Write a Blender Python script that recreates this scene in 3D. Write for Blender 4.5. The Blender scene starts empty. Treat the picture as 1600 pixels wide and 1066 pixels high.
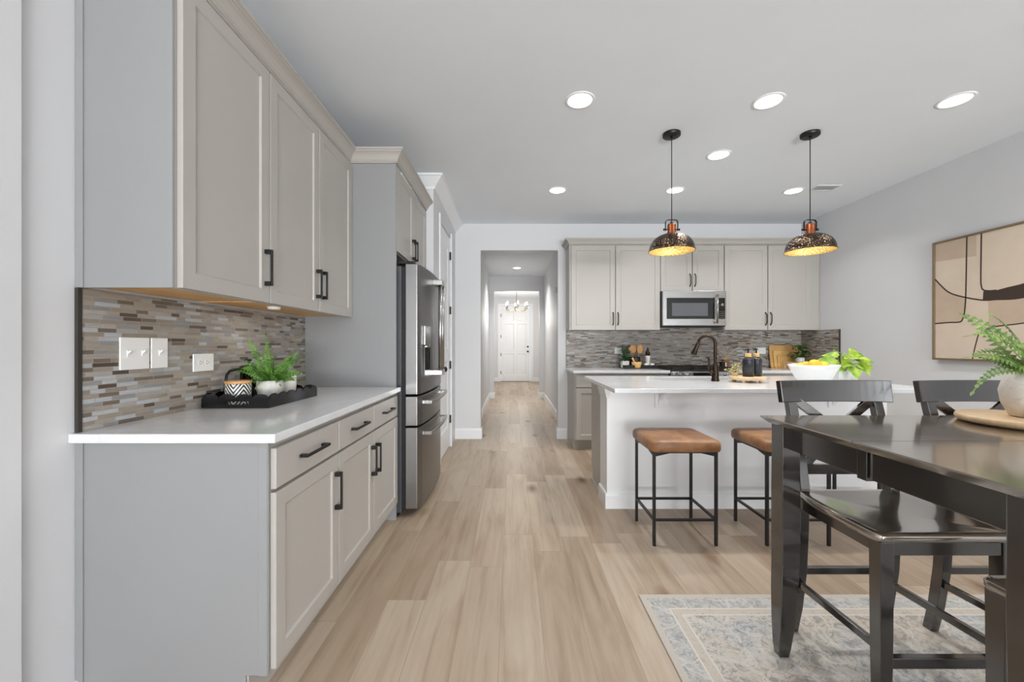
import bpy, bmesh, math, random
from mathutils import Vector, Matrix
PI = math.pi
scene = bpy.context.scene
COL = scene.collection
rnd = random.Random(7)

# ------------------------------------------------------------------ camera, world, light, exposure
H = 1.20                      # eye height
cam_d = bpy.data.cameras.new('camera')
cam = bpy.data.objects.new('camera', cam_d)
COL.objects.link(cam)
cam.location = (0, 0, H)
cam.rotation_euler = (PI / 2, 0, 0)
cam_d.sensor_fit = 'HORIZONTAL'
cam_d.sensor_width = 36
cam_d.lens = 14.4             # 640 px focal length on a 1600 px frame
cam_d.shift_y = 7 / 1600
cam_d.clip_start = 0.02
scene.camera = cam

scene.view_settings.view_transform = 'Standard'
scene.view_settings.look = 'None'
scene.view_settings.gamma = 1
scene.view_settings.use_curve_mapping = False
scene.view_settings.exposure = 0.12
scene.cycles.use_denoising = True
scene.cycles.max_bounces = 10
scene.cycles.diffuse_bounces = 6
scene.cycles.glossy_bounces = 4
scene.cycles.sample_clamp_indirect = 6
scene.cycles.caustics_reflective = False
scene.cycles.caustics_refractive = False

world = bpy.data.worlds.new('world')
scene.world = world
world.use_nodes = True
world.node_tree.nodes['Background'].inputs[0].default_value = (0.80, 0.90, 1.0, 1)
world.node_tree.nodes['Background'].inputs[1].default_value = 1.0


def area(name, loc, rot, sx, sy, power, color=(1, 1, 1), shape='RECTANGLE'):
    l = bpy.data.lights.new(name, 'AREA')
    l.shape = shape
    l.size = sx
    l.size_y = sy
    l.energy = power
    l.color = color
    o = bpy.data.objects.new(name, l)
    o.location = loc
    o.rotation_euler = rot
    COL.objects.link(o)
    return o


DAY = (0.965, 0.983, 1.0)
# daylight through the glazed doors behind the camera
area('daylight_patio_doors', (1.75, -6.64, 1.25), (PI / 2, 0, 0), 3.8, 2.4, 185, DAY)
# added unseen fill lamp, aimed up through the doors to brighten the ceiling
area('patio_ceiling_fill', (1.75, -7.35, 0.10), (PI * 0.72, 0, 0), 3.8, 1.2, 820, DAY)
area('daylight_foyer_window', (1.62, 12.2, 1.5), (PI / 2, 0, PI / 2), 1.2, 1.8, 6, DAY)


# ------------------------------------------------------------------ materials
def S(r, g=None, b=None):
    if g is None:
        g = b = r
    def f(c):
        c /= 255.0
        return c / 12.92 if c <= 0.04045 else ((c + 0.055) / 1.055) ** 2.4
    return (f(r), f(g), f(b), 1)


class NT:
    """small helper around a node tree"""
    def __init__(s, name):
        s.mat = bpy.data.materials.new(name)
        s.mat.use_nodes = True
        s.t = s.mat.node_tree
        s.bsdf = s.t.nodes['Principled BSDF']

    def n(s, typ, **kw):
        nd = s.t.nodes.new(typ)
        for k, v in kw.items():
            setattr(nd, k, v)
        return nd

    def link(s, a, b):
        s.t.links.new(a, b)

    def math(s, op, a, b=None, c=None):
        nd = s.n('ShaderNodeMath', operation=op)
        for i, x in enumerate((a, b, c)):
            if x is None:
                continue
            if isinstance(x, (int, float)):
                nd.inputs[i].default_value = x
            else:
                s.link(x, nd.inputs[i])
        return nd.outputs[0]

    def pos(s):
        g = s.n('ShaderNodeNewGeometry')
        sp = s.n('ShaderNodeSeparateXYZ')
        s.link(g.outputs['Position'], sp.inputs[0])
        return sp.outputs

    def obj(s):
        g = s.n('ShaderNodeTexCoord')
        return g.outputs['Object']

    def comb(s, x, y, z):
        nd = s.n('ShaderNodeCombineXYZ')
        for i, v in enumerate((x, y, z)):
            if isinstance(v, (int, float)):
                nd.inputs[i].default_value = v
            else:
                s.link(v, nd.inputs[i])
        return nd.outputs[0]

    def white(s, vec):
        nd = s.n('ShaderNodeTexWhiteNoise', noise_dimensions='3D')
        s.link(vec, nd.inputs['Vector'])
        return nd.outputs['Value']

    def noise(s, vec, scale=5.0, detail=4.0, rough=0.5, dist=0.0):
        nd = s.n('ShaderNodeTexNoise')
        if vec is not None:
            s.link(vec, nd.inputs['Vector'])
        nd.inputs['Scale'].default_value = scale
        nd.inputs['Detail'].default_value = detail
        nd.inputs['Roughness'].default_value = rough
        nd.inputs['Distortion'].default_value = dist
        return nd.outputs['Fac']

    def ramp(s, fac, stops, interp='LINEAR'):
        nd = s.n('ShaderNodeValToRGB')
        cr = nd.color_ramp
        cr.interpolation = interp
        while len(cr.elements) < len(stops):
            cr.elements.new(0.5)
        for e, (p, c) in zip(cr.elements, stops):
            e.position = p
            e.color = c
        s.link(fac, nd.inputs[0])
        return nd.outputs[0]

    def mix(s, fac, a, b, mode='MIX'):
        nd = s.n('ShaderNodeMix', data_type='RGBA', blend_type=mode)
        for sock, v in ((nd.inputs['Factor'], fac), (nd.inputs[6], a), (nd.inputs[7], b)):
            if isinstance(v, (int, float)):
                sock.default_value = v
            elif isinstance(v, tuple):
                sock.default_value = v
            else:
                s.link(v, sock)
        return nd.outputs[2]

    def bump(s, height, strength=0.2, dist=0.01):
        nd = s.n('ShaderNodeBump')
        nd.inputs['Strength'].default_value = strength
        nd.inputs['Distance'].default_value = dist
        s.link(height, nd.inputs['Height'])
        s.link(nd.outputs[0], s.bsdf.inputs['Normal'])

    def base(s, c):
        if isinstance(c, tuple):
            s.bsdf.inputs['Base Color'].default_value = c
        else:
            s.link(c, s.bsdf.inputs['Base Color'])

    def set(s, **kw):
        for k, v in kw.items():
            s.bsdf.inputs[k.replace('_', ' ')].default_value = v


def paint(name, c, rough=0.5, metal=0.0, var=0.04, scale=3.0, bump=0.0, bscale=200.0, **kw):
    m = NT(name)
    v = m.noise(m.obj(), scale, 3)
    lo = tuple(x * (1 - var) for x in c[:3]) + (1,)
    hi = tuple(min(1, x * (1 + var)) for x in c[:3]) + (1,)
    m.base(m.ramp(v, [(0.3, lo), (0.7, hi)]))
    m.set(Roughness=rough, Metallic=metal)
    if bump:
        m.bump(m.noise(m.obj(), bscale, 2), bump, 0.002)
    if kw:
        m.set(**kw)
    return m.mat


def emit(name, c, strength):
    m = NT(name)
    m.base((1, 1, 1, 1))
    m.bsdf.inputs['Emission Color'].default_value = c
    m.bsdf.inputs['Emission Strength'].default_value = strength
    return m.mat


def floor_mat():
    m = NT('oak_plank_floor')
    p = m.pos()
    W, L = 0.178, 1.22
    u = m.math('DIVIDE', m.math('ADD', p[0], 0.05), W)
    row = m.math('FLOOR', u)
    off = m.math('MULTIPLY', m.white(m.comb(row, 3.1, 0.0)), L)
    v = m.math('DIVIDE', m.math('ADD', p[1], off), L)
    col = m.math('FLOOR', v)
    r1 = m.white(m.comb(row, col, 1.7))
    r2 = m.white(m.comb(row, col, 9.2))
    tone = m.ramp(r1, [(0.0, S(168, 149, 130)), (0.35, S(179, 162, 143)), (0.7, S(187, 171, 152)), (1.0, S(194, 179, 162))])
    gx = m.math('MULTIPLY', p[0], 26.0)
    gy = m.math('MULTIPLY', p[1], 1.5)
    gv = m.comb(gx, gy, m.math('MULTIPLY', r2, 60.0))
    g = m.noise(gv, 1.0, 6, 0.62, 0.5)
    grain = m.ramp(g, [(0.25, S(220, 212, 203)), (0.5, S(246, 244, 241)), (0.72, S(255))])
    c = m.mix(1.0, tone, grain, 'MULTIPLY')
    # broad cathedral figure and a knot here and there
    bv = m.comb(m.math('MULTIPLY', p[0], 7.0), m.math('MULTIPLY', p[1], 1.3), m.math('MULTIPLY', r1, 40.0))
    b = m.noise(bv, 1.0, 3, 0.5, 1.2)
    c = m.mix(0.55, c, m.ramp(b, [(0.3, S(226, 215, 203)), (0.55, S(255))]), 'MULTIPLY')
    vo = m.n('ShaderNodeTexVoronoi')
    wob = m.math('MULTIPLY', m.noise(m.comb(p[0], p[1], 0.0), 30.0, 2), 0.10)
    m.link(m.comb(m.math('ADD', m.math('MULTIPLY', p[0], 4.2), wob), m.math('MULTIPLY', p[1], 1.7), 0.0), vo.inputs['Vector'])
    vo.inputs['Scale'].default_value = 1.0
    gate = m.math('GREATER_THAN', m.white(vo.outputs['Position']), 0.35)
    kn = m.ramp(vo.outputs['Distance'], [(0.07, S(120, 92, 68)), (0.11, S(196, 174, 150)), (0.24, S(255))])
    c = m.mix(m.math('MULTIPLY', gate, 0.75), c, kn, 'MULTIPLY')
    # seams between planks
    fu = m.math('ABSOLUTE', m.math('SUBTRACT', m.math('FRACT', u), 0.5))
    fv = m.math('ABSOLUTE', m.math('SUBTRACT', m.math('FRACT', v), 0.5))
    su = m.math('GREATER_THAN', fu, 0.5 - 0.0012 / W)
    sv = m.math('GREATER_THAN', fv, 0.5 - 0.0012 / L)
    seam = m.math('MAXIMUM', su, sv)
    c = m.mix(m.math('MULTIPLY', seam, 0.45), c, S(120, 98, 78))
    m.base(c)
    m.set(Roughness=0.42)
    m.bsdf.inputs['Specular IOR Level'].default_value = 0.4
    m.bump(m.math('SUBTRACT', g, seam), 0.08, 0.002)
    return m.mat


def mosaic_mat(name, axis):
    m = NT(name)
    p = m.pos()
    a, z = p[axis], p[2]
    RH, L = 0.0150, 0.150
    rv = m.math('DIVIDE', z, RH)
    row = m.math('FLOOR', rv)
    off = m.white(m.comb(row, 4.4, 2.0))
    u = m.math('ADD', m.math('DIVIDE', a, L), off)
    u = m.math('ADD', u, m.math('MULTIPLY', row, 0.37))
    cell = m.math('FLOOR', u)
    f = m.math('FRACT', u)
    s = m.math('ADD', 0.28, m.math('MULTIPLY', m.white(m.comb(row, cell, 5.0)), 0.44))
    sub = m.math('GREATER_THAN', f, s)
    idv = m.comb(row, m.math('ADD', m.math('MULTIPLY', cell, 2.0), sub), 11.0)
    r = m.white(idv)
    c = m.ramp(r, [(0.0, S(92, 80, 71)), (0.10, S(116, 105, 95)), (0.20, S(150, 140, 129)), (0.42, S(165, 156, 144)),
                   (0.60, S(170, 167, 162)), (0.74, S(146, 146, 146)), (0.86, S(182, 184, 187)), (0.95, S(158, 147, 133))], 'CONSTANT')
    st = m.noise(m.comb(m.math('MULTIPLY', a, 30.0), m.math('MULTIPLY', z, 220.0), r), 1.0, 4, 0.6)
    c = m.mix(0.5, c, m.ramp(st, [(0.3, S(205)), (0.7, S(255))]), 'MULTIPLY')
    fz = m.math('ABSOLUTE', m.math('SUBTRACT', m.math('FRACT', rv), 0.5))
    gz = m.math('GREATER_THAN', fz, 0.44)
    g1 = m.math('LESS_THAN', m.math('ABSOLUTE', m.math('SUBTRACT', f, s)), 0.008)
    g2 = m.math('GREATER_THAN', m.math('ABSOLUTE', m.math('SUBTRACT', f, 0.5)), 0.492)
    g = m.math('MAXIMUM', gz, m.math('MAXIMUM', g1, g2))
    c = m.mix(g, c, S(158, 151, 143))
    m.base(c)
    m.link(m.math('ADD', 0.12, m.math('MULTIPLY', m.white(m.comb(row, cell, 21.0)), 0.35)), m.bsdf.inputs['Roughness'])
    m.bump(m.math('SUBTRACT', m.math('MULTIPLY', r, 0.3), g), 0.35, 0.002)
    return m.mat


def rug_mat(x0, x1, y0, y1):
    m = NT('faded_oriental_rug')
    p = m.pos()
    ex = m.math('MINIMUM', m.math('SUBTRACT', p[0], x0), m.math('SUBTRACT', x1, p[0]))
    ey = m.math('MINIMUM', m.math('SUBTRACT', p[1], y0), m.math('SUBTRACT', y1, p[1]))
    e = m.math('MINIMUM', ex, ey)
    v = m.comb(p[0], p[1], 0.0)
    n1 = m.noise(v, 9.0, 5, 0.6, 2.2)
    n2 = m.noise(v, 34.0, 4, 0.65, 1.5)
    n3 = m.noise(v, 3.2, 3, 0.5, 0.6)
    n4 = m.noise(v, 160.0, 2, 0.5)
    field = m.ramp(n3, [(0.36, S(186, 190, 194)), (0.52, S(206, 199, 188)), (0.66, S(202, 186, 168))])
    flow = m.ramp(n1, [(0.40, S(160, 170, 182)), (0.47, S(255)), (0.55, S(255)), (0.60, S(178, 180, 184))])
    field = m.mix(0.75, field, flow, 'MULTIPLY')
    vo = m.n('ShaderNodeTexVoronoi', feature='DISTANCE_TO_EDGE')
    nv = m.n('ShaderNodeVectorMath', operation='MULTIPLY_ADD')
    dn = m.n('ShaderNodeTexNoise')
    dn.inputs['Scale'].default_value = 7.0
    m.link(v, dn.inputs['Vector'])
    m.link(dn.outputs['Color'], nv.inputs[0])
    nv.inputs[1].default_value = (0.16, 0.16, 0.0)
    m.link(v, nv.inputs[2])
    m.link(nv.outputs[0], vo.inputs['Vector'])
    vo.inputs['Scale'].default_value = 6.0
    scroll = m.math('LESS_THAN', vo.outputs['Distance'], 0.035)
    field = m.mix(m.math('MULTIPLY', scroll, 0.6), field, S(222, 216, 207))
    speck = m.ramp(n2, [(0.36, S(128, 138, 150)), (0.46, S(255))])
    field = m.mix(0.85, field, speck, 'MULTIPLY')
    band = m.mix(0.8, S(204, 203, 201), m.ramp(n1, [(0.42, S(170, 178, 186)), (0.5, S(255)), (0.58, S(196, 198, 200))]), 'MULTIPLY')
    band = m.mix(0.7, band, speck, 'MULTIPLY')
    band = m.mix(m.math('MULTIPLY', scroll, 0.5), band, S(224, 220, 213))
    beige = m.mix(0.4, S(203, 191, 176), speck, 'MULTIPLY')
    line = S(226, 220, 210)
    def step(t):
        return m.math('GREATER_THAN', e, t)
    c = m.mix(step(0.028), S(200, 190, 179), band)
    c = m.mix(step(0.104), c, line)
    c = m.mix(step(0.112), c, beige)
    c = m.mix(step(0.148), c, line)
    c = m.mix(step(0.155), c, field)
    c = m.mix(0.42, c, S(196, 192, 186))
    c = m.mix(0.35, c, m.ramp(n4, [(0.3, S(205)), (0.7, S(255))]), 'MULTIPLY')
    m.base(c)
    m.set(Roughness=0.95)
    m.bsdf.inputs['Specular IOR Level'].default_value = 0.1
    m.bump(n4, 0.4, 0.003)
    return m.mat


def wood_mat(name, c1, c2, axis=0, scale=14.0, rough=0.45):
    m = NT(name)
    o = m.obj()
    sp = m.n('ShaderNodeSeparateXYZ')
    m.link(o, sp.inputs[0])
    k = [scale * 4] * 3
    k[axis] = scale * 0.35
    v = m.comb(m.math('MULTIPLY', sp.outputs[0], k[0]), m.math('MULTIPLY', sp.outputs[1], k[1]), m.math('MULTIPLY', sp.outputs[2], k[2]))
    g = m.noise(v, 1.0, 5, 0.6, 0.6)
    m.base(m.ramp(g, [(0.3, c1), (0.7, c2)]))
    m.set(Roughness=rough)
    return m.mat


def marble_mat(name, c, vein, amount=0.5, rough=0.12, scale=2.2):
    m = NT(name)
    o = m.obj()
    n = m.noise(o, scale, 6, 0.6, 2.5)
    v = m.ramp(n, [(0.46, c), (0.5, vein), (0.54, c)])
    m.base(m.mix(amount, c, v))
    m.set(Roughness=rough)
    return m.mat


def stripe_mat(name, R):
    m = NT(name)
    sp = m.n('ShaderNodeSeparateXYZ')
    m.link(m.obj(), sp.inputs[0])
    a = m.math('ARCTAN2', sp.outputs[1], sp.outputs[0])
    arc = m.math('MULTIPLY', a, R)
    tri = m.math('PINGPONG', m.math('ADD', arc, 0.2), 0.042)
    f = m.math('FRACT', m.math('DIVIDE', m.math('ADD', sp.outputs[2], m.math('MULTIPLY', tri, 1.3)), 0.021))
    m.base(m.mix(m.math('GREATER_THAN', f, 0.5), S(30, 30, 32), S(235, 233, 228)))
    m.set(Roughness=0.4)
    return m.mat


def hammered_mat(name, c, rough=0.28, metal=1.0, scale=85.0, strength=0.9):
    m = NT(name)
    vo = m.n('ShaderNodeTexVoronoi', feature='SMOOTH_F1')
    m.link(m.obj(), vo.inputs['Vector'])
    vo.inputs['Scale'].default_value = scale
    m.base(c)
    m.set(Roughness=rough, Metallic=metal)
    m.bump(vo.outputs['Distance'], strength, 0.006)
    return m.mat


def brushed_mat(name, c, axis=2, rough=0.27):
    m = NT(name)
    sp = m.n('ShaderNodeSeparateXYZ')
    m.link(m.obj(), sp.inputs[0])
    k = [400.0] * 3
    k[axis] = 4.0
    v = m.comb(*[m.math('MULTIPLY', sp.outputs[i], k[i]) for i in range(3)])
    g = m.noise(v, 1.0, 2)
    m.base(c)
    m.set(Metallic=1.0)
    m.link(m.math('ADD', rough - 0.06, m.math('MULTIPLY', g, 0.12)), m.bsdf.inputs['Roughness'])
    return m.mat


def glass_mat(name, c=(1, 1, 1, 1), rough=0.02, ior=1.45):
    m = NT(name)
    m.base(c)
    m.set(Roughness=rough, IOR=ior)
    m.bsdf.inputs['Transmission Weight'].default_value = 1.0
    return m.mat


def leaf_mat(name, c1, c2, rough=0.45):
    m = NT(name)
    n = m.noise(m.obj(), 22.0, 3)
    m.base(m.ramp(n, [(0.35, c1), (0.65, c2)]))
    m.set(Roughness=rough)
    m.bsdf.inputs['Subsurface Weight'].default_value = 0.0
    return m.mat


def leather_mat():
    m = NT('tan_leather')
    o = m.obj()
    n = m.noise(o, 7.0, 4, 0.6, 0.8)
    m.base(m.ramp(n, [(0.3, S(116, 78, 52)), (0.52, S(150, 106, 70)), (0.75, S(178, 134, 96))]))
    m.set(Roughness=0.42)
    m.bump(m.noise(o, 90.0, 4), 0.15, 0.003)
    return m.mat


def black_wood_mat(name='espresso_black_wood', top=False):
    m = NT(name)
    o = m.obj()
    n = m.noise(o, 6.0, 5, 0.65, 0.4)
    m.base(m.ramp(n, [(0.35, S(24, 20, 18)), (0.7, S(38, 32, 28))]))
    m.link(m.math('ADD', 0.13, m.math('MULTIPLY', n, 0.16)), m.bsdf.inputs['Roughness'])
    m.bsdf.inputs['Specular IOR Level'].default_value = 0.8
    m.bsdf.inputs['Coat Weight'].default_value = 1.0
    if top:      # upper faces: reflected tan sheen put into the base colour and metallic
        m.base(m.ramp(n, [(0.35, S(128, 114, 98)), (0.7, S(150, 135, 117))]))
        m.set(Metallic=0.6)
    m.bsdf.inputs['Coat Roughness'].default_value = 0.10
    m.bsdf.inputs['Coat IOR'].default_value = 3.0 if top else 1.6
    return m.mat


M = {}
M['wall'] = paint('white_wall_paint', S(215, 216, 218), 0.55, var=0.01, bump=0.05, bscale=300)
M['ceil'] = paint('white_ceiling_paint', S(233, 238, 243), 0.8, var=0.01)
M['trim'] = paint('white_trim_paint', S(235, 237, 239), 0.35, var=0.01)
M['cab'] = paint('greige_cabinet_paint', S(178, 174, 168), 0.38, var=0.01)
M['cabend'] = paint('grey_cabinet_end_paint', S(144, 145, 146), 0.4, var=0.01)
M['maple'] = wood_mat('unfinished_maple', S(196, 148, 88), S(222, 178, 116), 1, 8)
M['quartz'] = marble_mat('white_quartz', S(222, 224, 227), S(194, 195, 197), 0.22, 0.12)
M['black'] = paint('matte_black_metal', S(32, 31, 31), 0.4, metal=0.4, var=0.05)
M['bronze'] = paint('oil_rubbed_bronze', S(62, 50, 41), 0.28, metal=0.85, var=0.2, scale=40)
M['steel'] = brushed_mat('brushed_stainless', (0.27, 0.268, 0.267, 1), 2, 0.33)
M['steelh'] = brushed_mat('brushed_stainless_bright', (0.46, 0.455, 0.45, 1), 0, 0.26)
M['chrome'] = paint('polished_steel', S(176, 175, 173), 0.24, metal=1.0, var=0.02)
M['darkgrey'] = paint('fridge_dark_grey', S(70, 72, 76), 0.45, metal=0.2, var=0.04)
M['rubber'] = paint('black_gasket', S(14, 14, 15), 0.6)
M['blackglass'] = paint('black_glass', S(16, 18, 19), 0.06, var=0.02, Specular_IOR_Level=0.7)
M['floor'] = floor_mat()
M['tile_y'] = mosaic_mat('linear_mosaic_tile_side', 1)
M['tile_x'] = mosaic_mat('linear_mosaic_tile_back', 0)
M['edge'] = paint('dark_tile_edge_strip', S(66, 63, 60), 0.4, metal=0.4)
M['plastic'] = paint('white_plastic', S(238, 238, 236), 0.3, var=0.01)
M['slot'] = paint('outlet_slot', S(90, 88, 86), 0.5)
M['leather'] = leather_mat()
M['bw'] = black_wood_mat()
M['bwtop'] = black_wood_mat('espresso_top_painted_sheen', True)
M['lens'] = emit('light_lens', (1, 0.98, 0.95, 1), 5.0)
M['bulb'] = emit('warm_bulb', (1, 0.9, 0.72, 1), 4.0)
M['cbulb'] = emit('candle_bulb', (1, 0.93, 0.82, 1), 9.0)
M['hammer'] = hammered_mat('hammered_bronze', S(70, 58, 48), 0.30)
M['gold'] = hammered_mat('gold_leaf_inside', S(204, 176, 112), 0.45, 0.4, 85, 0.9)
M['copper'] = paint('aged_copper', S(138, 76, 46), 0.4, metal=0.8, var=0.15, scale=30)
M['brass'] = paint('aged_brass', S(140, 122, 84), 0.35, metal=0.9, var=0.1)
M['whitecer'] = paint('white_ceramic', S(236, 236, 236), 0.3, var=0.01)
M['concrete'] = marble_mat('mottled_white_concrete', S(222, 219, 212), S(168, 164, 156), 0.5, 0.7, 14)
M['wax'] = paint('white_wax_jar', S(226, 222, 214), 0.4, var=0.02)
M['glass'] = glass_mat('clear_glass')
M['fern'] = leaf_mat('fern_leaf', S(52, 96, 34), S(112, 158, 62))
M['fern2'] = leaf_mat('pale_fern_leaf', S(72, 104, 48), S(140, 166, 84))
M['pothos'] = leaf_mat('lime_pothos_leaf', S(96, 142, 30), S(176, 200, 70))
M['dkleaf'] = leaf_mat('dark_green_leaf', S(26, 62, 26), S(66, 112, 50))
M['dry'] = leaf_mat('dried_sprig', S(176, 166, 110), S(212, 204, 150), 0.8)
M['twig'] = paint('dried_twig', S(190, 176, 154), 0.8)
M['soil'] = paint('potting_soil', S(44, 34, 27), 0.95, var=0.3, scale=60)
M['lemon'] = paint('lemon_peel', S(236, 186, 44), 0.45, var=0.08, scale=12, bump=0.3, bscale=120)
M['bamboo'] = wood_mat('bamboo_board', S(206, 160, 92), S(226, 184, 118), 0, 12)
M['bamboo2'] = wood_mat('bamboo_board_pale', S(216, 172, 104), S(232, 194, 130), 0, 12)
M['ash'] = wood_mat('pale_ash_wood', S(206, 172, 130), S(226, 198, 160), 0, 10)
M['beech'] = wood_mat('beech_spoon', S(198, 142, 88), S(218, 170, 116), 2, 14)
M['walnut'] = wood_mat('walnut_wood', S(110, 66, 36), S(146, 92, 54), 0, 12)
M['stripe'] = stripe_mat('black_white_chevron', 0.055)
M['trayblk'] = paint('gloss_black_tray', S(14, 14, 16), 0.12, var=0.05)
M['bottle'] = paint('dark_blue_black_bottle', S(40, 42, 48), 0.22, var=0.05)
M['saltmarble'] = marble_mat('grey_veined_marble', S(224, 218, 212), S(170, 160, 152), 0.7, 0.35, 25)
M['castiron'] = paint('cast_iron', S(36, 30, 27), 0.55, metal=0.3, var=0.15)
M['frame'] = paint('bronze_picture_frame', S(134, 114, 90), 0.4, metal=0.3)
M['canvas'] = paint('canvas_beige', S(208, 192, 174), 0.85, var=0.03, scale=8)
M['canvas2'] = paint('canvas_tan', S(190, 170, 150), 0.85, var=0.04, scale=8)
M['canvas3'] = paint('canvas_dark_line', S(62, 48, 40), 0.85)
M['vent'] = paint('vent_grey', S(226, 226, 226), 0.5)
M['ventdark'] = paint('vent_slots', S(212, 212, 212), 0.6)
M['vase'] = marble_mat('ribbed_off_white_vase', S(222, 216, 206), S(190, 182, 170), 0.5, 0.75, 10)
RUG = (0.605, 3.15, -0.45, 1.963)
M['rug'] = rug_mat(*RUG)


# ------------------------------------------------------------------ mesh helpers
WORLD = {}     # world position of every empty / object that carries parts


class MB:
    def __init__(s):
        s.v, s.f, s.m, s.s = [], [], [], []

    def poly(s, pts, mi=0, smooth=False):
        i = len(s.v)
        s.v += [tuple(p) for p in pts]
        s.f.append(tuple(range(i, i + len(pts))))
        s.m.append(mi)
        s.s.append(smooth)

    def mesh(s, vs, fs, mi=0, smooth=False):
        i = len(s.v)
        s.v += [tuple(p) for p in vs]
        for f in fs:
            s.f.append(tuple(i + k for k in f))
            s.m.append(mi)
            s.s.append(smooth)

    def hexa(s, c, mi=0):
        """8 corners: 4 bottom ccw, 4 top ccw"""
        s.mesh(c, [(0, 3, 2, 1), (4, 5, 6, 7), (0, 1, 5, 4), (1, 2, 6, 5), (2, 3, 7, 6), (3, 0, 4, 7)], mi)

    def box(s, x0, x1, y0, y1, z0, z1, mi=0):
        s.hexa([(x0, y0, z0), (x1, y0, z0), (x1, y1, z0), (x0, y1, z0), (x0, y0, z1), (x1, y0, z1), (x1, y1, z1), (x0, y1, z1)], mi)
        return s

    def loft(s, rings, mi=0, smooth=True, caps=True, closed=False):
        n = len(rings[0])
        vs = [p for r in rings for p in r]
        fs = []
        R = len(rings)
        for i in range(R if closed else R - 1):
            a, b = i * n, ((i + 1) % R) * n
            for k in range(n):
                fs.append((a + k, a + (k + 1) % n, b + (k + 1) % n, b + k))
        s.mesh(vs, fs, mi, smooth)
        if caps and not closed:
            base = len(s.v) - len(vs)
            s.f.append(tuple(base + k for k in range(n))[::-1]); s.m.append(mi); s.s.append(False)
            s.f.append(tuple(base + (R - 1) * n + k for k in range(n))); s.m.append(mi); s.s.append(False)
        return s

    def tube(s, pts, r, seg=8, mi=0, closed=False, caps=True, flat=None):
        """round tube along pts; r number or list; flat=(a,b) scales the two cross axes"""
        pts = [Vector(p) for p in pts]
        n = len(pts)
        rs = r if isinstance(r, (list, tuple)) else [r] * n
        rings = []
        up = None
        for i, p in enumerate(pts):
            if closed:
                t = (pts[(i + 1) % n] - pts[i - 1])
            else:
                t = pts[min(i + 1, n - 1)] - pts[max(i - 1, 0)]
            t.normalize()
            if up is None:
                up = Vector((0, 0, 1)) if abs(t.z) < 0.9 else Vector((0, 1, 0))
            a = t.cross(up)
            if a.length < 1e-6:
                a = t.cross(Vector((1, 0, 0)))
            a.normalize()
            b = a.cross(t).normalized()
            up = b
            fa, fb = flat or (1, 1)
            rings.append([tuple(p + a * (math.cos(2 * PI * k / seg) * rs[i] * fa) + b * (math.sin(2 * PI * k / seg) * rs[i] * fb)) for k in range(seg)])
        return s.loft(rings, mi, True, caps, closed)

    def bar(s, p0, p1, w, h, side=(0, 0, 1), mi=0):
        """rectangular bar: h along `side`, w across"""
        p0, p1 = Vector(p0), Vector(p1)
        t = (p1 - p0).normalized()
        u = Vector(side)
        u = (u - t * u.dot(t)).normalized()
        a = t.cross(u)
        q = []
        for p in (p0, p1):
            for sa, sb in ((-1, -1), (1, -1), (1, 1), (-1, 1)):
                q.append(tuple(p + a * (sa * w / 2) + u * (sb * h / 2)))
        s.hexa(q, mi)
        return s

    def strip(s, pts, w, h, side=(0, 0, 1), mi=0):
        """rectangular section swept along pts"""
        pts = [Vector(p) for p in pts]
        rings = []
        for i, p in enumerate(pts):
            t = (pts[min(i + 1, len(pts) - 1)] - pts[max(i - 1, 0)]).normalized()
            u = Vector(side)
            u = (u - t * u.dot(t)).normalized()
            a = t.cross(u)
            rings.append([tuple(p + a * (sa * w / 2) + u * (sb * h / 2)) for sa, sb in ((-1, -1), (1, -1), (1, 1), (-1, 1))])
        return s.loft(rings, mi, False)

    def lathe(s, prof, cx=0, cy=0, seg=32, mi=0, smooth=True, cap0=False, cap1=False):
        rings = [[(cx + r * math.cos(2 * PI * k / seg), cy + r * math.sin(2 * PI * k / seg), z) for k in range(seg)] for r, z in prof]
        n = len(s.v)
        s.loft(rings, mi, smooth, caps=False)
        if cap0:
            s.poly(rings[0][::-1], mi)
        if cap1:
            s.poly(rings[-1], mi)
        return s

    def prism(s, outline, fn, n0, n1, mi=0, smooth=False):
        a = [fn(u, v, n0) for u, v in outline]
        b = [fn(u, v, n1) for u, v in outline]
        k = len(outline)
        s.mesh(a + b, [tuple(range(k))[::-1], tuple(range(k, 2 * k))] + [(i, (i + 1) % k, k + (i + 1) % k, k + i) for i in range(k)], mi, smooth)
        return s

    def slab_hole(s, o, h, fn, n0, n1, mi=0):
        """rectangle o=(u0,u1,v0,v1) with a rectangular hole h, extruded n0..n1"""
        def q(r):
            return [(r[0], r[2]), (r[1], r[2]), (r[1], r[3]), (r[0], r[3])]
        vs = [fn(u, v, n) for n in (n0, n1) for r in (o, h) for u, v in q(r)]
        fs = []
        for k in range(4):
            j = (k + 1) % 4
            fs += [(k, j, 4 + j, 4 + k), (8 + k, 12 + k, 12 + j, 8 + j), (k, 8 + k, 8 + j, j), (4 + k, 4 + j, 12 + j, 12 + k)]
        s.mesh(vs, fs, mi)
        return s

    def sweep(s, path, prof, mi=0):
        """profile [(outward, z)] swept along a plan path, outward = right hand side, mitred"""
        P = [Vector((x, y)) for x, y in path]
        rings = []
        for i, p in enumerate(P):
            ns = []
            if i > 0:
                d = (P[i] - P[i - 1]).normalized(); ns.append(Vector((d.y, -d.x)))
            if i < len(P) - 1:
                d = (P[i + 1] - P[i]).normalized(); ns.append(Vector((d.y, -d.x)))
            m = ns[0] if len(ns) == 1 else (ns[0] + ns[1]) / (1 + ns[0].dot(ns[1]))
            rings.append([(p.x + m.x * o, p.y + m.y * o, z) for o, z in prof])
        return s.loft(rings, mi, False)

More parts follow.
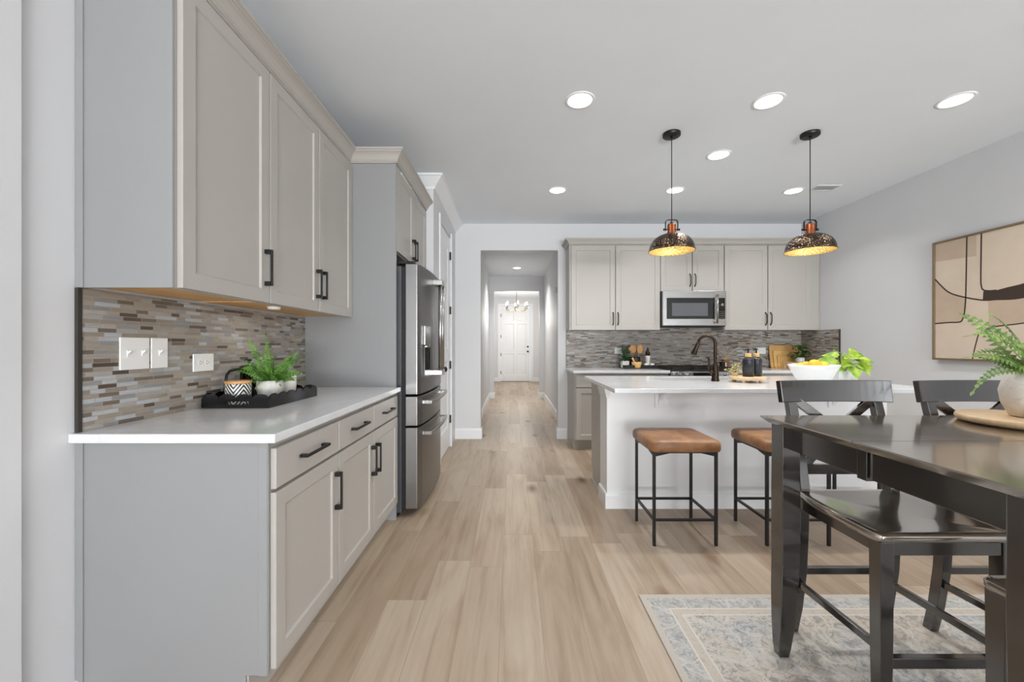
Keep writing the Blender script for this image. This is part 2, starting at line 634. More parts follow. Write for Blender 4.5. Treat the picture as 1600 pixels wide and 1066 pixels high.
    def build(s, name, mats, parent=None, bevel=0, seg=2, origin=None, subsurf=0, smooth_angle=None, merge=False):
        org = Vector(WORLD.get(parent.name, (0, 0, 0))) if parent else Vector(origin or (0, 0, 0))
        me = bpy.data.meshes.new(name)
        me.from_pydata([tuple(Vector(v) - org) for v in s.v], [], s.f)
        if not isinstance(mats, (list, tuple)):
            mats = [mats]
        for mm in mats:
            me.materials.append(M[mm] if isinstance(mm, str) else mm)
        for i, pl in enumerate(me.polygons):
            pl.material_index = s.m[i]
            pl.use_smooth = s.s[i]
        bm = bmesh.new()
        bm.from_mesh(me)
        if merge:
            bmesh.ops.remove_doubles(bm, verts=bm.verts, dist=1e-5)
        bmesh.ops.recalc_face_normals(bm, faces=bm.faces)
        bm.to_mesh(me)
        bm.free()
        o = bpy.data.objects.new(name, me)
        COL.objects.link(o)
        if parent:
            o.parent = parent
            WORLD[o.name] = tuple(org)
        else:
            o.location = org
            WORLD[o.name] = tuple(org)
        if subsurf:
            md = o.modifiers.new('sub', 'SUBSURF'); md.levels = md.render_levels = subsurf
        if bevel:
            md = o.modifiers.new('bevel', 'BEVEL')
            md.width = bevel; md.segments = seg; md.limit_method = 'ANGLE'; md.angle_limit = math.radians(40)
        return o


def tag(o, label, cat, group=None, kind=None):
    o['label'] = label
    o['category'] = cat
    if group:
        o['group'] = group
    if kind:
        o['kind'] = kind
    return o


def thing(name, loc, label, cat, group=None, kind=None):
    o = bpy.data.objects.new(name, None)
    COL.objects.link(o)
    o.location = loc
    o.empty_display_size = 0.1
    WORLD[o.name] = tuple(loc)
    return tag(o, label, cat, group, kind)


def struct(o, label, cat):
    return tag(o, label, cat, kind='structure')


def copy_tree(o, parent=None):
    c = o.copy()
    COL.objects.link(c)
    if parent:
        c.parent = parent
    for ch in list(o.children):
        copy_tree(ch, c)
    return c


def XY(u, v, n): return (u, v, n)
def fx(X0, s=1): return lambda u, v, n: (X0 + s * n, u, v)      # face looking along +X (s=1): u = depth y, v = z
def fy(Y0): return lambda u, v, n: (u, Y0 - n, v)               # face looking at -Y: u = x, v = z
def fyb(Y0): return lambda u, v, n: (u, Y0 + n, v)


# ------------------------------------------------------------------ setting
CZ = 2.764
XL, XR = -1.43, 3.72
YB = 5.267
struct(MB().box(-1.7, 4.0, -6.7, 14.0, -0.1, 0).build('floor', 'floor'), 'pale oak plank floor running down into the hall', 'floor')
struct(MB().box(-1.7, 4.0, -6.7, 14.0, CZ, CZ + 0.1).build('ceiling', 'ceil'), 'flat white ceiling with recessed lights', 'ceiling')
struct(MB().box(-1.60, XL, -6.6, 3.80, 0, CZ).build('wall_left', 'wall'), 'white wall behind the left run of cabinets', 'wall')
# pantry block
pw = MB()
pw.prism([(3.805, 0), (4.14, 0), (4.14, 2.475), (4.87, 2.475), (4.87, 0), (YB, 0), (YB, CZ), (3.805, CZ)], fx(-0.85), 0, 0.12)
pw.box(-1.60, -0.85, 3.805, 3.925, 0, CZ)
struct(pw.build('wall_pantry', 'wall'), 'white wall with the pantry door beyond the refrigerator', 'wall')
# back wall with the hall opening
bw_ = MB()
bw_.prism([(-0.85, 0), (-0.403, 0), (-0.403, 2.425), (0.59, 2.425), (0.59, 0), (XR + 0.15, 0), (XR + 0.15, CZ), (-0.85, CZ)], fyb(YB), 0, 0.12)
struct(bw_.build('wall_back', 'wall'), 'white back wall with the cased opening to the hall', 'wall')
struct(MB().box(XR, XR + 0.15, -6.6, YB, 0, CZ).build('wall_right', 'wall'), 'white right wall carrying the abstract painting', 'wall')
# hall
struct(MB().box(-0.63, -0.51, YB + 0.12, 9.3, 0, CZ).build('wall_hall_left', 'wall'), 'left wall of the hall', 'wall')
struct(MB().box(0.73, 0.85, YB + 0.12, 9.3, 0, CZ).build('wall_hall_right', 'wall'), 'right wall of the hall', 'wall')
he = MB()
he.prism([(-1.35, 0), (-0.41, 0), (-0.41, 2.44), (0.62, 2.44), (0.62, 0), (1.55, 0), (1.55, CZ), (-1.35, CZ)], fyb(9.3), 0, 0.12)
struct(he.build('wall_hall_end', 'wall'), 'wall with the opening between hall and foyer', 'wall')
struct(MB().box(-1.35, -1.23, 9.42, 13.62, 0, CZ).build('wall_foyer_left', 'wall'), 'left wall of the foyer', 'wall')
fr = MB().slab_hole((9.42, 13.62, 0, CZ), (11.6, 12.8, 0.6, 2.4), fx(1.43), 0, 0.12)
struct(fr.build('wall_foyer_right', 'wall'), 'right wall of the foyer', 'wall')
fe = MB()
fe.prism([(-1.35, 0), (-0.38, 0), (-0.38, 2.50), (0.61, 2.50), (0.61, 0), (1.55, 0), (1.55, CZ), (-1.35, CZ)], fyb(13.62), 0, 0.12)
struct(fe.build('wall_foyer_end', 'wall'), 'end wall of the foyer around the front door', 'wall')
# rear wall with glazed patio doors, living area walls
rw = MB().slab_hole((-1.6, XR + 0.15, 0, CZ), (-0.15, 3.65, 0.05, 2.45), fyb(-6.6), 0, 0.12)
struct(rw.build('wall_rear', 'wall'), 'rear wall with the patio doors', 'wall')


def glazed(name, u0, u1, v0, v1, fn, n, label):
    fr_ = MB().slab_hole((u0, u1, v0, v1), (u0 + 0.06, u1 - 0.06, v0 + 0.06, v1 - 0.06), fn, 0.03, 0.09)
    w = fr_.build(name, 'trim')
    struct(w, label, 'window')
    for k in range(1, n):
        u = u0 + (u1 - u0) * k / n
        m_ = MB()
        m_.prism([(u - 0.035, v0 + 0.06), (u + 0.035, v0 + 0.06), (u + 0.035, v1 - 0.06), (u - 0.035, v1 - 0.06)], fn, 0.035, 0.085)
        m_.build('mullion', 'trim', w)
    return w


glazed('window_1', -0.15, 3.65, 0.05, 2.45, fyb(-6.6), 3, 'glazed patio doors behind the camera')

# baseboards
BBP = [(0.0005, 0), (0.016, 0), (0.016, 0.088), (0.010, 0.105), (0.0005, 0.105)]
def baseboard(name, path, label, h=1.0):
    struct(MB().sweep(path, [(o, z * h) for o, z in BBP]).build(name, 'trim', bevel=0.001), label, 'baseboard')
struct(MB().box(XL + 0.0005, XL + 0.019, 1.06, 1.18, 0, 2.60).build('trim_5', 'wall', bevel=0.002), 'flat white casing board at the left edge of the view', 'trim')
baseboard('baseboard_left', [(XL, 1.1805), (XL, 1.343)], 'white baseboard at the near end of the left wall')
baseboard('baseboard_back_left', [(-0.73, YB), (-0.403, YB), (-0.403, YB + 0.12)], 'white baseboard left of the hall opening', 1.28)
baseboard('baseboard_back_right', [(0.59, YB + 0.12), (0.59, YB), (0.70, YB)], 'white baseboard right of the hall opening', 1.28)
baseboard('baseboard_hall_left', [(-0.51, 5.41), (-0.51, 9.28)], 'white baseboard along the left hall wall', 1.28)
baseboard('baseboard_hall_right', [(0.73, 9.28), (0.73, 5.41)], 'white baseboard along the right hall wall', 1.28)
baseboard('baseboard_hall_end_left', [(-0.51, 9.3), (-0.41, 9.3), (-0.41, 9.42)], 'white baseboard stub left of the foyer opening', 1.28)
baseboard('baseboard_hall_end_right', [(0.62, 9.42), (0.62, 9.3), (0.73, 9.3)], 'white baseboard stub right of the foyer opening', 1.28)
baseboard('baseboard_foyer_left', [(-1.23, 13.62), (-0.47, 13.62)], 'white baseboard left of the front door', 1.28)
baseboard('baseboard_foyer_right', [(0.70, 13.62), (1.43, 13.62)], 'white baseboard right of the front door', 1.28)
baseboard('baseboard_right', [(XR, 4.63), (XR, -6.4)], 'white baseboard along the right wall')
baseboard('baseboard_pantry', [(-0.73, 3.81), (-0.73, 4.10)], 'white baseboard before the pantry door', 1.28)
# white crown moulding of the pantry wall
CRW = [(0.0005, CZ - 0.115), (0.014, CZ - 0.115), (0.018, CZ - 0.095), (0.04, CZ - 0.075), (0.075, CZ - 0.035), (0.088, CZ - 0.02), (0.10, CZ - 0.018), (0.10, CZ - 0.0005), (0.0005, CZ - 0.0005)]
struct(MB().sweep([(-1.42, 3.805), (-0.73, 3.805), (-0.73, YB - 0.001)], CRW).build('trim_1', 'trim'), 'white crown moulding on the pantry wall', 'trim')

# pantry door
d1 = MB()
def shaker(mb, fn, u0, u1, v0, v1, n0=0.0, t=0.02, s=0.057, rec=0.008, mi=0, sl=0.006):
    def rect(i, n):
        return [fn(u0 + i, v0 + i, n), fn(u1 - i, v0 + i, n), fn(u1 - i, v1 - i, n), fn(u0 + i, v1 - i, n)]
    rs = [rect(0, n0), rect(0, n0 + t), rect(s, n0 + t), rect(s + sl, n0 + t - rec)]
    vs = [p for r in rs for p in r]
    fs = [(3, 2, 1, 0)]
    for a in range(3):
        for k in range(4):
            j = (k + 1) % 4
            fs.append((a * 4 + k, a * 4 + j, a * 4 + 4 + j, a * 4 + 4 + k))
    fs.append((12, 13, 14, 15))
    mb.mesh(vs, fs, mi)
    return mb


def panel_door(name, fn, u0, u1, v1, panels, t=0.035):
    """door slab with recessed panels, listed as (ua, ub, va, vb) in metres"""
    mb = MB()
    us = sorted(set([u0, u1] + [p[0] for p in panels] + [p[1] for p in panels]))
    vs = sorted(set([0.012, v1] + [p[2] for p in panels] + [p[3] for p in panels]))
    for i in range(len(us) - 1):
        for j in range(len(vs) - 1):
            uc, vc = (us[i] + us[i + 1]) / 2, (vs[j] + vs[j + 1]) / 2
            r = [(us[i], vs[j]), (us[i + 1], vs[j]), (us[i + 1], vs[j + 1]), (us[i], vs[j + 1])]
            if any(p[0] < uc < p[1] and p[2] < vc < p[3] for p in panels):
                q = [(us[i] + .02, vs[j] + .02), (us[i + 1] - .02, vs[j] + .02), (us[i + 1] - .02, vs[j + 1] - .02), (us[i] + .02, vs[j + 1] - .02)]
                for k in range(4):
                    l = (k + 1) % 4
                    mb.poly([fn(*r[k], t), fn(*r[l], t), fn(*q[l], t - .012), fn(*q[k], t - .012)])
                mb.poly([fn(u, v, t - .012) for u, v in q])
            else:
                mb.poly([fn(u, v, t) for u, v in r])
    o = [(u0, .012), (u1, .012), (u1, v1), (u0, v1)]
    for k in range(4):
        l = (k + 1) % 4
        mb.poly([fn(*o[k], 0), fn(*o[l], 0), fn(*o[l], t), fn(*o[k], t)])
    mb.poly([fn(u, v, 0) for u, v in o][::-1])
    return mb


pdoor = panel_door('door_1', fx(-0.775), 4.155, 4.855, 2.462, [(4.26, 4.75, 0.25, 1.02), (4.26, 4.75, 1.16, 2.33)]).build('door_1', 'trim', merge=True)
struct(pdoor, 'white pantry door with black hinges beyond the refrigerator', 'door')
for z in (0.33, 0.97, 1.615, 2.26):
    MB().box(-0.742, -0.722, 4.846, 4.868, z - 0.045, z + 0.045).build('hinge', 'black', pdoor)
kb = MB()
kb.tube([(-0.74, 4.215, 0.955), (-0.732, 4.215, 0.955)], 0.026, 16)
kb.tube([(-0.732, 4.215, 0.955), (-0.70, 4.215, 0.955)], 0.010, 12)
kb.tube([(-0.70, 4.215, 0.955), (-0.692, 4.215, 0.955), (-0.676, 4.215, 0.955), (-0.667, 4.215, 0.955)], [0.012, 0.026, 0.027, 0.012], 16)
kb.build('door_knob', 'black', pdoor)
struct(MB().sweep([(-0.73, 4.10), (-0.73, 4.139)], [(0.0005, 0), (0.014, 0), (0.014, 2.53), (0.0005, 2.53)]).build('trim_2', 'trim'), 'white casing on the knob side of the pantry door', 'trim')
struct(MB().sweep([(-0.73, 4.872), (-0.73, 4.93)], [(0.0005, 0), (0.014, 0), (0.014, 2.53), (0.0005, 2.53)]).build('trim_3', 'trim'), 'white casing on the hinge side of the pantry door', 'trim')

# front door
X0, X1 = -0.365, 0.595
fdoor = panel_door('door_2', fy(13.66), X0, X1, 2.46, [
    (X0 + .12, X0 + .43, 0.22, 0.92), (X1 - .43, X1 - .12, 0.22, 0.92),
    (X0 + .12, X0 + .43, 1.06, 1.92), (X1 - .43, X1 - .12, 1.06, 1.92),
    (X0 + .12, X0 + .43, 2.02, 2.32), (X1 - .43, X1 - .12, 2.02, 2.32)]).build('door_2', 'trim', merge=True)
struct(fdoor, 'white six panel front door at the end of the hall', 'door')
for z in (0.3, 0.9, 1.5, 2.2):
    MB().box(X0 - 0.012, X0 + 0.008, 13.60, 13.62, z - 0.05, z + 0.05).build('hinge', 'black', fdoor)
for z, r, nm in ((1.0, 0.032, 'door_knob'), (1.16, 0.03, 'deadbolt')):
    MB().tube([(X1 - 0.07, 13.62, z), (X1 - 0.07, 13.60, z), (X1 - 0.07, 13.57, z), (X1 - 0.07, 13.56, z)], [r, r, r * .9, r * .5], 14).build(nm, 'black', fdoor)
MB().box(X0, X1, 13.60, 13.66, 0.0005, 0.012).build('sill', 'black', fdoor)
fc = MB()
fc.prism([(-0.47, 0), (-0.385, 0), (-0.385, 2.505), (0.615, 2.505), (0.615, 0), (0.70, 0), (0.70, 2.59), (-0.47, 2.59)], fy(13.62), 0.001, 0.018)
struct(fc.build('trim_4', 'trim'), 'white casing around the front door', 'trim')


# ------------------------------------------------------------------ cabinets
def bar_pull(parent, fn, u, v, length, vertical=True, n0=0.0, w=0.011, out=0.032, post=0.019):
    """square post bar pull; u,v centre"""
    mb = MB()
    h = length / 2
    def bx(ua, ub, va, vb, na, nb):
        mb.hexa([fn(ua, va, na), fn(ub, va, na), fn(ub, vb, na), fn(ua, vb, na), fn(ua, va, nb), fn(ub, va, nb), fn(ub, vb, nb), fn(ua, vb, nb)])
    if vertical:
        for sgn in (-1, 1):
            bx(u - post / 2, u + post / 2, v + sgn * h - (post if sgn > 0 else 0), v + sgn * h + (post if sgn < 0 else 0), n0 + 0.0003, n0 + out - 0.008)
        bx(u - w / 2, u + w / 2, v - h, v + h, n0 + out - 0.008, n0 + out)
    else:
        for sgn in (-1, 1):
            bx(u + sgn * h - (post if sgn > 0 else 0), u + sgn * h + (post if sgn < 0 else 0), v - post / 2 * .6, v + post / 2 * .6, n0 + 0.0003, n0 + out - 0.008)
        bx(u - h, u + h, v - w / 2, v + w / 2, n0 + out - 0.008, n0 + out)
    return mb.build('handle', 'black', parent, bevel=0.001)


def arch_pull(parent, fn, u, v, length, n0):
    h = length / 2
    pts = []
    for k in range(11):
        t = k / 10
        pts.append(fn(u, v - h + length * t, n0 + 0.001 + 0.030 * min(1, math.sin(PI * t) * 1.9)))
    mb = MB().tube(pts, [0.0075] + [0.0055] * 9 + [0.0075], 8)
    return mb.build('handle', 'black', parent)


G = 0.002
# ---- left base cabinets
BX = -0.804   # carcass front, doors to -0.80
def base_left(y0, y1, splits, label, end=False):
    t = thing('base_cabinet', ((XL + BX) / 2, (y0 + y1) / 2, 0), label, 'cabinet', 'base cabinets under the left counter')
    c = MB()
    toe = 0.116
    c.prism([(XL + G, 0), (BX - 0.065, 0), (BX - 0.065, toe), (BX, toe), (BX, 0.884), (XL + G, 0.884)], lambda u, v, n: (u, n, v), y0, y1 - 0.0005)
    c.build('carcass', 'cab', t)
    if end:
        e = MB()
        e.prism([(XL + G, 0), (BX - 0.07, 0), (BX - 0.07, toe), (BX + 0.004, toe), (BX + 0.004, 0.884), (XL + G, 0.884)], lambda u, v, n: (u, n, v), y0 - 0.008, y0 - 0.0005)
        e.box(XL + G, XL + 0.026, y0 - 0.013, y0 - 0.008, 0, 0.884)
        e.box(BX - 0.028, BX + 0.002, y0 - 0.011, y0 - 0.008, toe, 0.884)
        e.build('end_panel', 'cabend', t, bevel=0.001)
    for (a, b, side) in splits:
        dr = MB()
        dr.box(BX + 0.001, BX + 0.021, a + 0.003, b - 0.003, 0.722, 0.858)
        d = dr.build('drawer_front', 'cab', t, bevel=0.003)
        bar_pull(d, fx(BX), (a + b) / 2, 0.792, 0.19, False, 0.021)
        d = shaker(MB(), fx(BX + 0.001), a + 0.003, b - 0.003, 0.125, 0.711).build('door', 'cab', t, bevel=0.0015)
        bar_pull(d, fx(BX), (b - 0.035) if side > 0 else (a + 0.035), 0.557, 0.165, True, 0.021)
    return t


base_left(1.352, 1.851, [(1.357, 1.850, 1)], 'grey base cabinet with one drawer and one door nearest the camera', True)
base_left(1.852, 2.8105, [(1.853, 2.321, 1), (2.323, 2.806, -1)], 'grey base cabinet with two drawers and two doors beside the refrigerator')
# little scribe foot by the refrigerator
c = MB().box(XL + 0.001, -0.763, 1.317, 2.8115, 0.8845, 0.9145)
ct = tag(c.build('countertop', 'quartz', bevel=0.003, origin=(-1.1, 2.07, 0.8845)), 'white quartz countertop on the left cabinets under the tile', 'countertop')

# ---- left upper cabinets
UX = -1.115
def upper_left(y0, y1, doors, label, end=False):
    t = thing('wall_cabinet', ((XL + UX) / 2, (y0 + y1) / 2, 1.39), label, 'cabinet', 'wall cabinets over the left counter')
    c = MB()
    c.box(XL + 0.011, UX, y0, y1 - 0.0005, 1.405, 2.45)
    c.build('carcass', 'cab', t)
    b = MB().box(XL + 0.012, UX - 0.018, y0 + 0.02, y1 - 0.02, 1.398, 1.4045)
    b.build('underside', 'maple', t)
    r = MB().box(UX - 0.018, UX, y0, y1 - 0.0005, 1.39, 1.4045)
    r.build('bottom_rail', 'cab', t)
    if end:
        e = MB().box(XL + G, UX + 0.002, y0 - 0.008, y0 - 0.0005, 1.39, 2.45)
        e.box(XL + G, XL + 0.026, y0 - 0.013, y0 - 0.008, 1.39, 2.45)
        e.box(UX - 0.03, UX + 0.002, y0 - 0.010, y0 - 0.008, 1.39, 2.45)
        e.build('end_panel', 'cabend', t, bevel=0.001)
    for (a, b_, side) in doors:
        d = shaker(MB(), fx(UX + 0.001), a + 0.0025, b_ - 0.0025, 1.392, 2.435).build('door', 'cab', t, bevel=0.0015)
        bar_pull(d, fx(UX), (b_ - 0.032) if side > 0 else (a + 0.032), 1.545, 0.16, True, 0.021)
    return t


upper_left(1.352, 1.851, [(1.359, 1.850, 1)], 'tall single door grey wall cabinet nearest the camera over the left counter', True)
u2 = upper_left(1.852, 2.8105, [(1.853, 2.327, 1), (2.329, 2.806, -1)], 'tall double door grey wall cabinet over the left counter beside the fridge panel')
CRG = [(0.0005, 2.4505), (0.009, 2.4505), (0.009, 2.457), (0.016, 2.461), (0.016, 2.468), (0.021, 2.473), (0.027, 2.484), (0.037, 2.498), (0.050, 2.509), (0.056, 2.511), (0.056, 2.519), (0.064, 2.522), (0.064, 2.535), (0.0005, 2.535)]
pl = MB().lathe([(0.001, 1.384), (0.028, 1.385), (0.032, 1.3975)], -1.22, 2.10, 20, cap0=True, cap1=True)
l = bpy.data.lights.new('puck_glow', 'AREA'); l.shape = 'DISK'; l.size = 0.03; l.energy = 0.35; l.color = (1, 0.93, 0.84)
o = bpy.data.objects.new('puck_glow', l); COL.objects.link(o); o.location = (-1.22, 2.10, 1.382)
tag(pl.build('puck_light', 'plastic', origin=(-1.22, 2.10, 1.39)), 'small white puck light under the left wall cabinets', 'light')

# ---- fridge enclosure
FX = -0.797
tag(MB().box(XL + G, FX, 2.8125, 2.8305, 0, 2.45).build('refrigerator_surround', 'cabend', bevel=0.001, origin=(-1.1, 2.83, 0)), 'tall grey side panel between the left counter and the refrigerator', 'panel')
tag(MB().box(XL + G, FX, 3.785, 3.802, 0, 2.45).build('refrigerator_surround', 'cabend', bevel=0.001, origin=(-1.1, 3.79, 0)), 'grey side panel on the far side of the refrigerator by the pantry wall', 'panel')
t = thing('wall_cabinet', (-1.1, 3.31, 1.85), 'short deep grey double door cabinet above the refrigerator', 'cabinet')
MB().box(XL + G, FX - 0.021, 2.832, 3.7845, 1.85, 2.45).build('carcass', 'cab', t)
for a, b, sgn in ((2.837, 3.310, 1), (3.314, 3.780, -1)):
    d = shaker(MB(), fx(FX - 0.020), a, b, 1.856, 2.435).build('door', 'cab', t, bevel=0.0015)
    bar_pull(d, fx(FX), (b - 0.035) if sgn > 0 else (a + 0.035), 1.965, 0.16, True, 0.0)
cm = MB().sweep([(XL + G, 1.344), (UX + 0.002, 1.344), (UX + 0.002, 2.8120), (FX, 2.8120), (FX, 3.800)], CRG)
tag(cm.build('crown_moulding', 'cab', origin=(-0.8, 3.3, 2.45)), 'grey crown moulding running along the left wall cabinets and around the refrigerator cabinet', 'moulding')

# ---- refrigerator
t = thing('refrigerator', (-1.08, 3.315, 0), 'stainless french door refrigerator with two lower freezer drawers', 'refrigerator')
MB().box(-1.40, -0.772, 2.858, 3.772, 0.03, 1.755).build('body', 'darkgrey', t, bevel=0.004)
MB().box(-1.38, -0.80, 2.87, 3.76, 0.0, 0.0295).build('base_grille', 'rubber', t)
gk = MB().box(-0.7715, -0.747, 2.872, 3.758, 0.05, 1.75)
gk.build('gasket', 'rubber', t)
def bowed(y0, y1, z0, z1, xb=-0.7465, xe=-0.652, bow=0.026, ya=2.866, yb=3.764):
    mb = MB()
    ring0, ring1 = [], []
    N = 12
    front = []
    for k in range(N + 1):
        y = y0 + (y1 - y0) * k / N
        q = (y - ya) / (yb - ya) * 2 - 1
        x = xe + bow * (1 - q * q)
        edge = min(abs(y - ya), abs(yb - y))
        if edge < 0.012:
            x -= 0.012 - edge
        front.append((x, y))
    out = [(xb, y0)] + front + [(xb, y1)]
    mb.prism(out, lambda u, v, n: (u, v, n), z0, z1)
    return mb


def bowx(y, xe=-0.652, bow=0.026, ya=2.866, yb=3.764):
    q = (y - ya) / (yb - ya) * 2 - 1
    return xe + bow * (1 - q * q)


for k, (a, b) in enumerate(((2.866, 3.3125), (3.3175, 3.764))):
    d = bowed(a, b, 0.856, 1.772).build('door', 'steel', t, bevel=0.004)
    hy = 3.265 if k == 0 else 3.365
    hx = bowx(hy) + 0.055
    hm = MB().tube([(hx, hy, 0.985), (hx, hy, 1.69)], 0.0155, 14)
    hm.build('handle', 'chrome', d)
    for z in (0.985, 1.70):
        MB().box(bowx(hy) - 0.004, hx + 0.019, hy - 0.019, hy + 0.019, z - 0.022, z + 0.022).build('handle_bracket', 'chrome', d, bevel=0.005)
    if k == 0:
        x = bowx(3.02)
        dp = MB().prism([(2.965, 0.985), (3.165, 0.985), (3.165, 1.20), (2.965, 1.20)], fx(x - 0.004), 0, 0.012)
        dp.build('dispenser_recess', 'blackglass', d, bevel=0.003)
        MB().prism([(2.965, 1.202), (3.165, 1.202), (3.165, 1.345), (2.965, 1.345)], fx(x - 0.004), 0, 0.014).build('dispenser_panel', 'steelh', d, bevel=0.004)
        MB().box(x + 0.004, x + 0.020, 2.985, 3.145, 1.185, 1.20).build('dispenser_lip', 'chrome', d, bevel=0.003)
for z0, z1, hz in ((0.636, 0.842, 0.79), (0.055, 0.624, 0.566)):
    d = bowed(2.866, 3.764, z0, z1).build('drawer', 'steel', t, bevel=0.004)
    pts = []
    for k in range(17):
        y = 2.965 + (3.665 - 2.965) * k / 16
        pts.append((bowx(y) + 0.052, y, hz))
    MB().strip(pts, 0.020, 0.026).build('handle', 'chrome', d, bevel=0.005)
    for y in (2.965, 3.645):
        MB().box(bowx(y) - 0.006, bowx(y) + 0.060, y - 0.004, y + 0.028, hz - 0.014, hz + 0.014).build('handle_bracket', 'chrome', d, bevel=0.004)
for y in (2.90, 3.73):
    MB().box(-0.80, -0.685, y - 0.025, y + 0.025, 1.7735, 1.792).build('hinge_cover', 'rubber', t, bevel=0.004)

# ---- left backsplash
t = thing('tile_backsplash', (XL, 2.08, 0.9147), 'grey brown linear mosaic backsplash over the left counter', 'backsplash')
MB().box(XL + 0.0005, XL + 0.0105, 1.352, 2.812, 0.9147, 1.3895).build('tile', 'tile_y', t)
MB().box(XL + 0.0005, XL + 0.0125, 1.338, 1.3515, 0.9147, 1.3895).build('edge_strip', 'edge', t)
TX = XL + 0.0107

def wall_plate(u0, u1, v0, v1, fn, label, name, kind, n):
    t_ = thing(name, fn((u0 + u1) / 2, v0, 0), label, 'switch' if kind == 'switch' else 'outlet', None)
    p = MB()
    p.prism([(u0, v0), (u1, v0), (u1, v1), (u0, v1)], fn, 0, 0.006)
    p.build('cover_plate', 'plastic', t_, bevel=0.0025)
    for k in range(n):
        u = u0 + (u1 - u0) * (k + 0.5) / n
        vc = (v0 + v1) / 2
        if kind == 'switch':
            s_ = MB()
            s_.prism([(u - 0.005, vc - 0.012), (u + 0.005, vc - 0.012), (u + 0.005, vc + 0.012), (u - 0.005, vc + 0.012)], fn, 0.0062, 0.0085)
            w = lambda a, b, c, uu=u, vv=vc: fn(uu + a, vv + b, c)
            s_.hexa([w(-.004, -.002, .008), w(.004, -.002, .008), w(.004, .006, .008), w(-.004, .006, .008), w(-.003, .008, .018), w(.003, .008, .018), w(.003, .013, .018), w(-.003, .013, .018)])
            s_.build('toggle', 'plastic', t_)
        else:
            u = u0 + (u1 - u0) * (0.34 + 0.32 * k)
            r_ = MB()
            pts = [(u + 0.0155 * math.cos(a * PI / 8), vc + 0.0155 * math.sin(a * PI / 8)) for a in range(16)]
            r_.prism(pts, fn, 0.0062, 0.0075, 0)
            for (du, dv) in ((-0.006, 0.006), (-0.006, -0.006), (0.007, 0)):
                r_.prism([(u + du - .0035, dv + vc - .0012), (u + du + .0035, dv + vc - .0012), (u + du + .0035, dv + vc + .0012), (u + du - .0035, dv + vc + .0012)], fn, 0.0075, 0.0078, 1)
            r_.build('receptacle', ['plastic', 'slot'], t_)
    return t_


wall_plate(1.478, 1.598, 1.110, 1.230, fx(TX), 'white double toggle switch plate on the left mosaic tile', 'light_switch', 'switch', 2)
wall_plate(1.606, 1.683, 1.110, 1.230, fx(TX), 'white single toggle switch plate beside the double one on the left tile', 'light_switch', 'switch', 1)
wall_plate(1.818, 1.942, 1.082, 1.162, fx(TX), 'white horizontal outlet on the left mosaic tile above the black tray', 'wall_outlet', 'outlet', 2)

# ---- back upper cabinets
BY = 4.962    # carcass front; doors 0.02 proud
def upper_back(x0, x1, z0, doors, label, filler=None):
    t_ = thing('wall_cabinet', ((x0 + x1) / 2, 5.1, z0), label, 'cabinet', 'wall cabinets on the back wall')
    MB().box(x0, x1 - 0.0005, BY, YB - 0.001, z0, 2.42).build('carcass', 'cab', t_)
    for a, b, sgn in doors:
        d = shaker(MB(), fy(BY - 0.001), a + 0.003, b - 0.003, z0 + 0.002, 2.405).build('door', 'cab', t_, bevel=0.0015)
        arch_pull(d, fy(BY - 0.001), (b - 0.028) if sgn > 0 else (a + 0.028), z0 + 0.135, 0.15, 0.02)
    if filler:
        MB().box(filler[0], filler[1], BY - 0.006, BY - 0.0005, z0, 2.42).build('filler_strip', 'cab', t_)
    return t_


upper_back(0.695, 1.790, 1.387, [(0.712, 1.246, 1), (1.250, 1.788, -1)], 'tall grey double door wall cabinet left of the microwave')
upper_back(1.7905, 2.560, 1.853, [(1.793, 2.173, 1), (2.177, 2.557, -1)], 'short grey double door wall cabinet above the microwave')
upper_back(2.5605, 3.717, 1.387, [(2.563, 3.085, 1), (3.089, 3.610, -1)], 'tall grey double door wall cabinet right of the microwave', (3.615, 3.717))
cm = MB().sweep([(0.695, YB - 0.001), (0.695, BY - 0.0215), (3.717, BY - 0.0215)], [(o * .9, z - 2.4505 + 2.4205 - (0.03 if z > 2.5 else 0) * .6) for o, z in CRG])
tag(cm.build('crown_moulding', 'cab', origin=(2.2, 4.95, 2.42)), 'grey crown moulding along the top of the back wall cabinets', 'moulding')

# ---- microwave
t = thing('microwave', (2.175, 5.06, 1.44), 'stainless over the range microwave with dark glass door', 'microwave')
x0, x1, z0, z1 = 1.797, 2.553, 1.432, 1.8515
MB().box(x0, x1, 4.905, 5.26, z0, z1).build('body', 'darkgrey', t)
mf = MB().slab_hole((x0, 2.448, z0 + 0.006, z1), (x0 + 0.045, 2.412, z0 + 0.085, z1 - 0.085), fy(4.9045), 0, 0.028)
md = mf.build('door', 'steelh', t, bevel=0.002)
gl = MB()
gl.prism([(x0 + 0.046, z0 + 0.086), (2.411, z0 + 0.086), (2.411, z1 - 0.086), (x0 + 0.046, z1 - 0.086)], fy(4.9045), 0.001, 0.022)
gl.build('door_glass', 'blackglass', md)
gi = MB()
gi.prism([(x0 + 0.11, z0 + 0.12), (2.335, z0 + 0.12), (2.335, z1 - 0.145), (x0 + 0.11, z1 - 0.145)], fy(4.9045), 0.0222, 0.0228)
gi.build('door_screen', paint('microwave_screen', S(92, 94, 98), 0.15), md)
MB().tube([(2.428, 4.835, z0 + 0.03), (2.428, 4.835, z1 - 0.05)], 0.011, 12).build('handle', 'chrome', md)
for z in (z0 + 0.065, z1 - 0.065):
    MB().box(2.419, 2.437, 4.838, 4.877, z - 0.012, z + 0.012).build('handle_bracket', 'chrome', md)
cp = MB()
cp.slab_hole((2.4495, x1, z0 + 0.006, z1), (2.460, x1 - 0.015, z0 + 0.085, z1 - 0.085), fy(4.9045), 0, 0.026)
cp = cp.build('control_panel', 'steelh', t, bevel=0.002)
kp = MB()
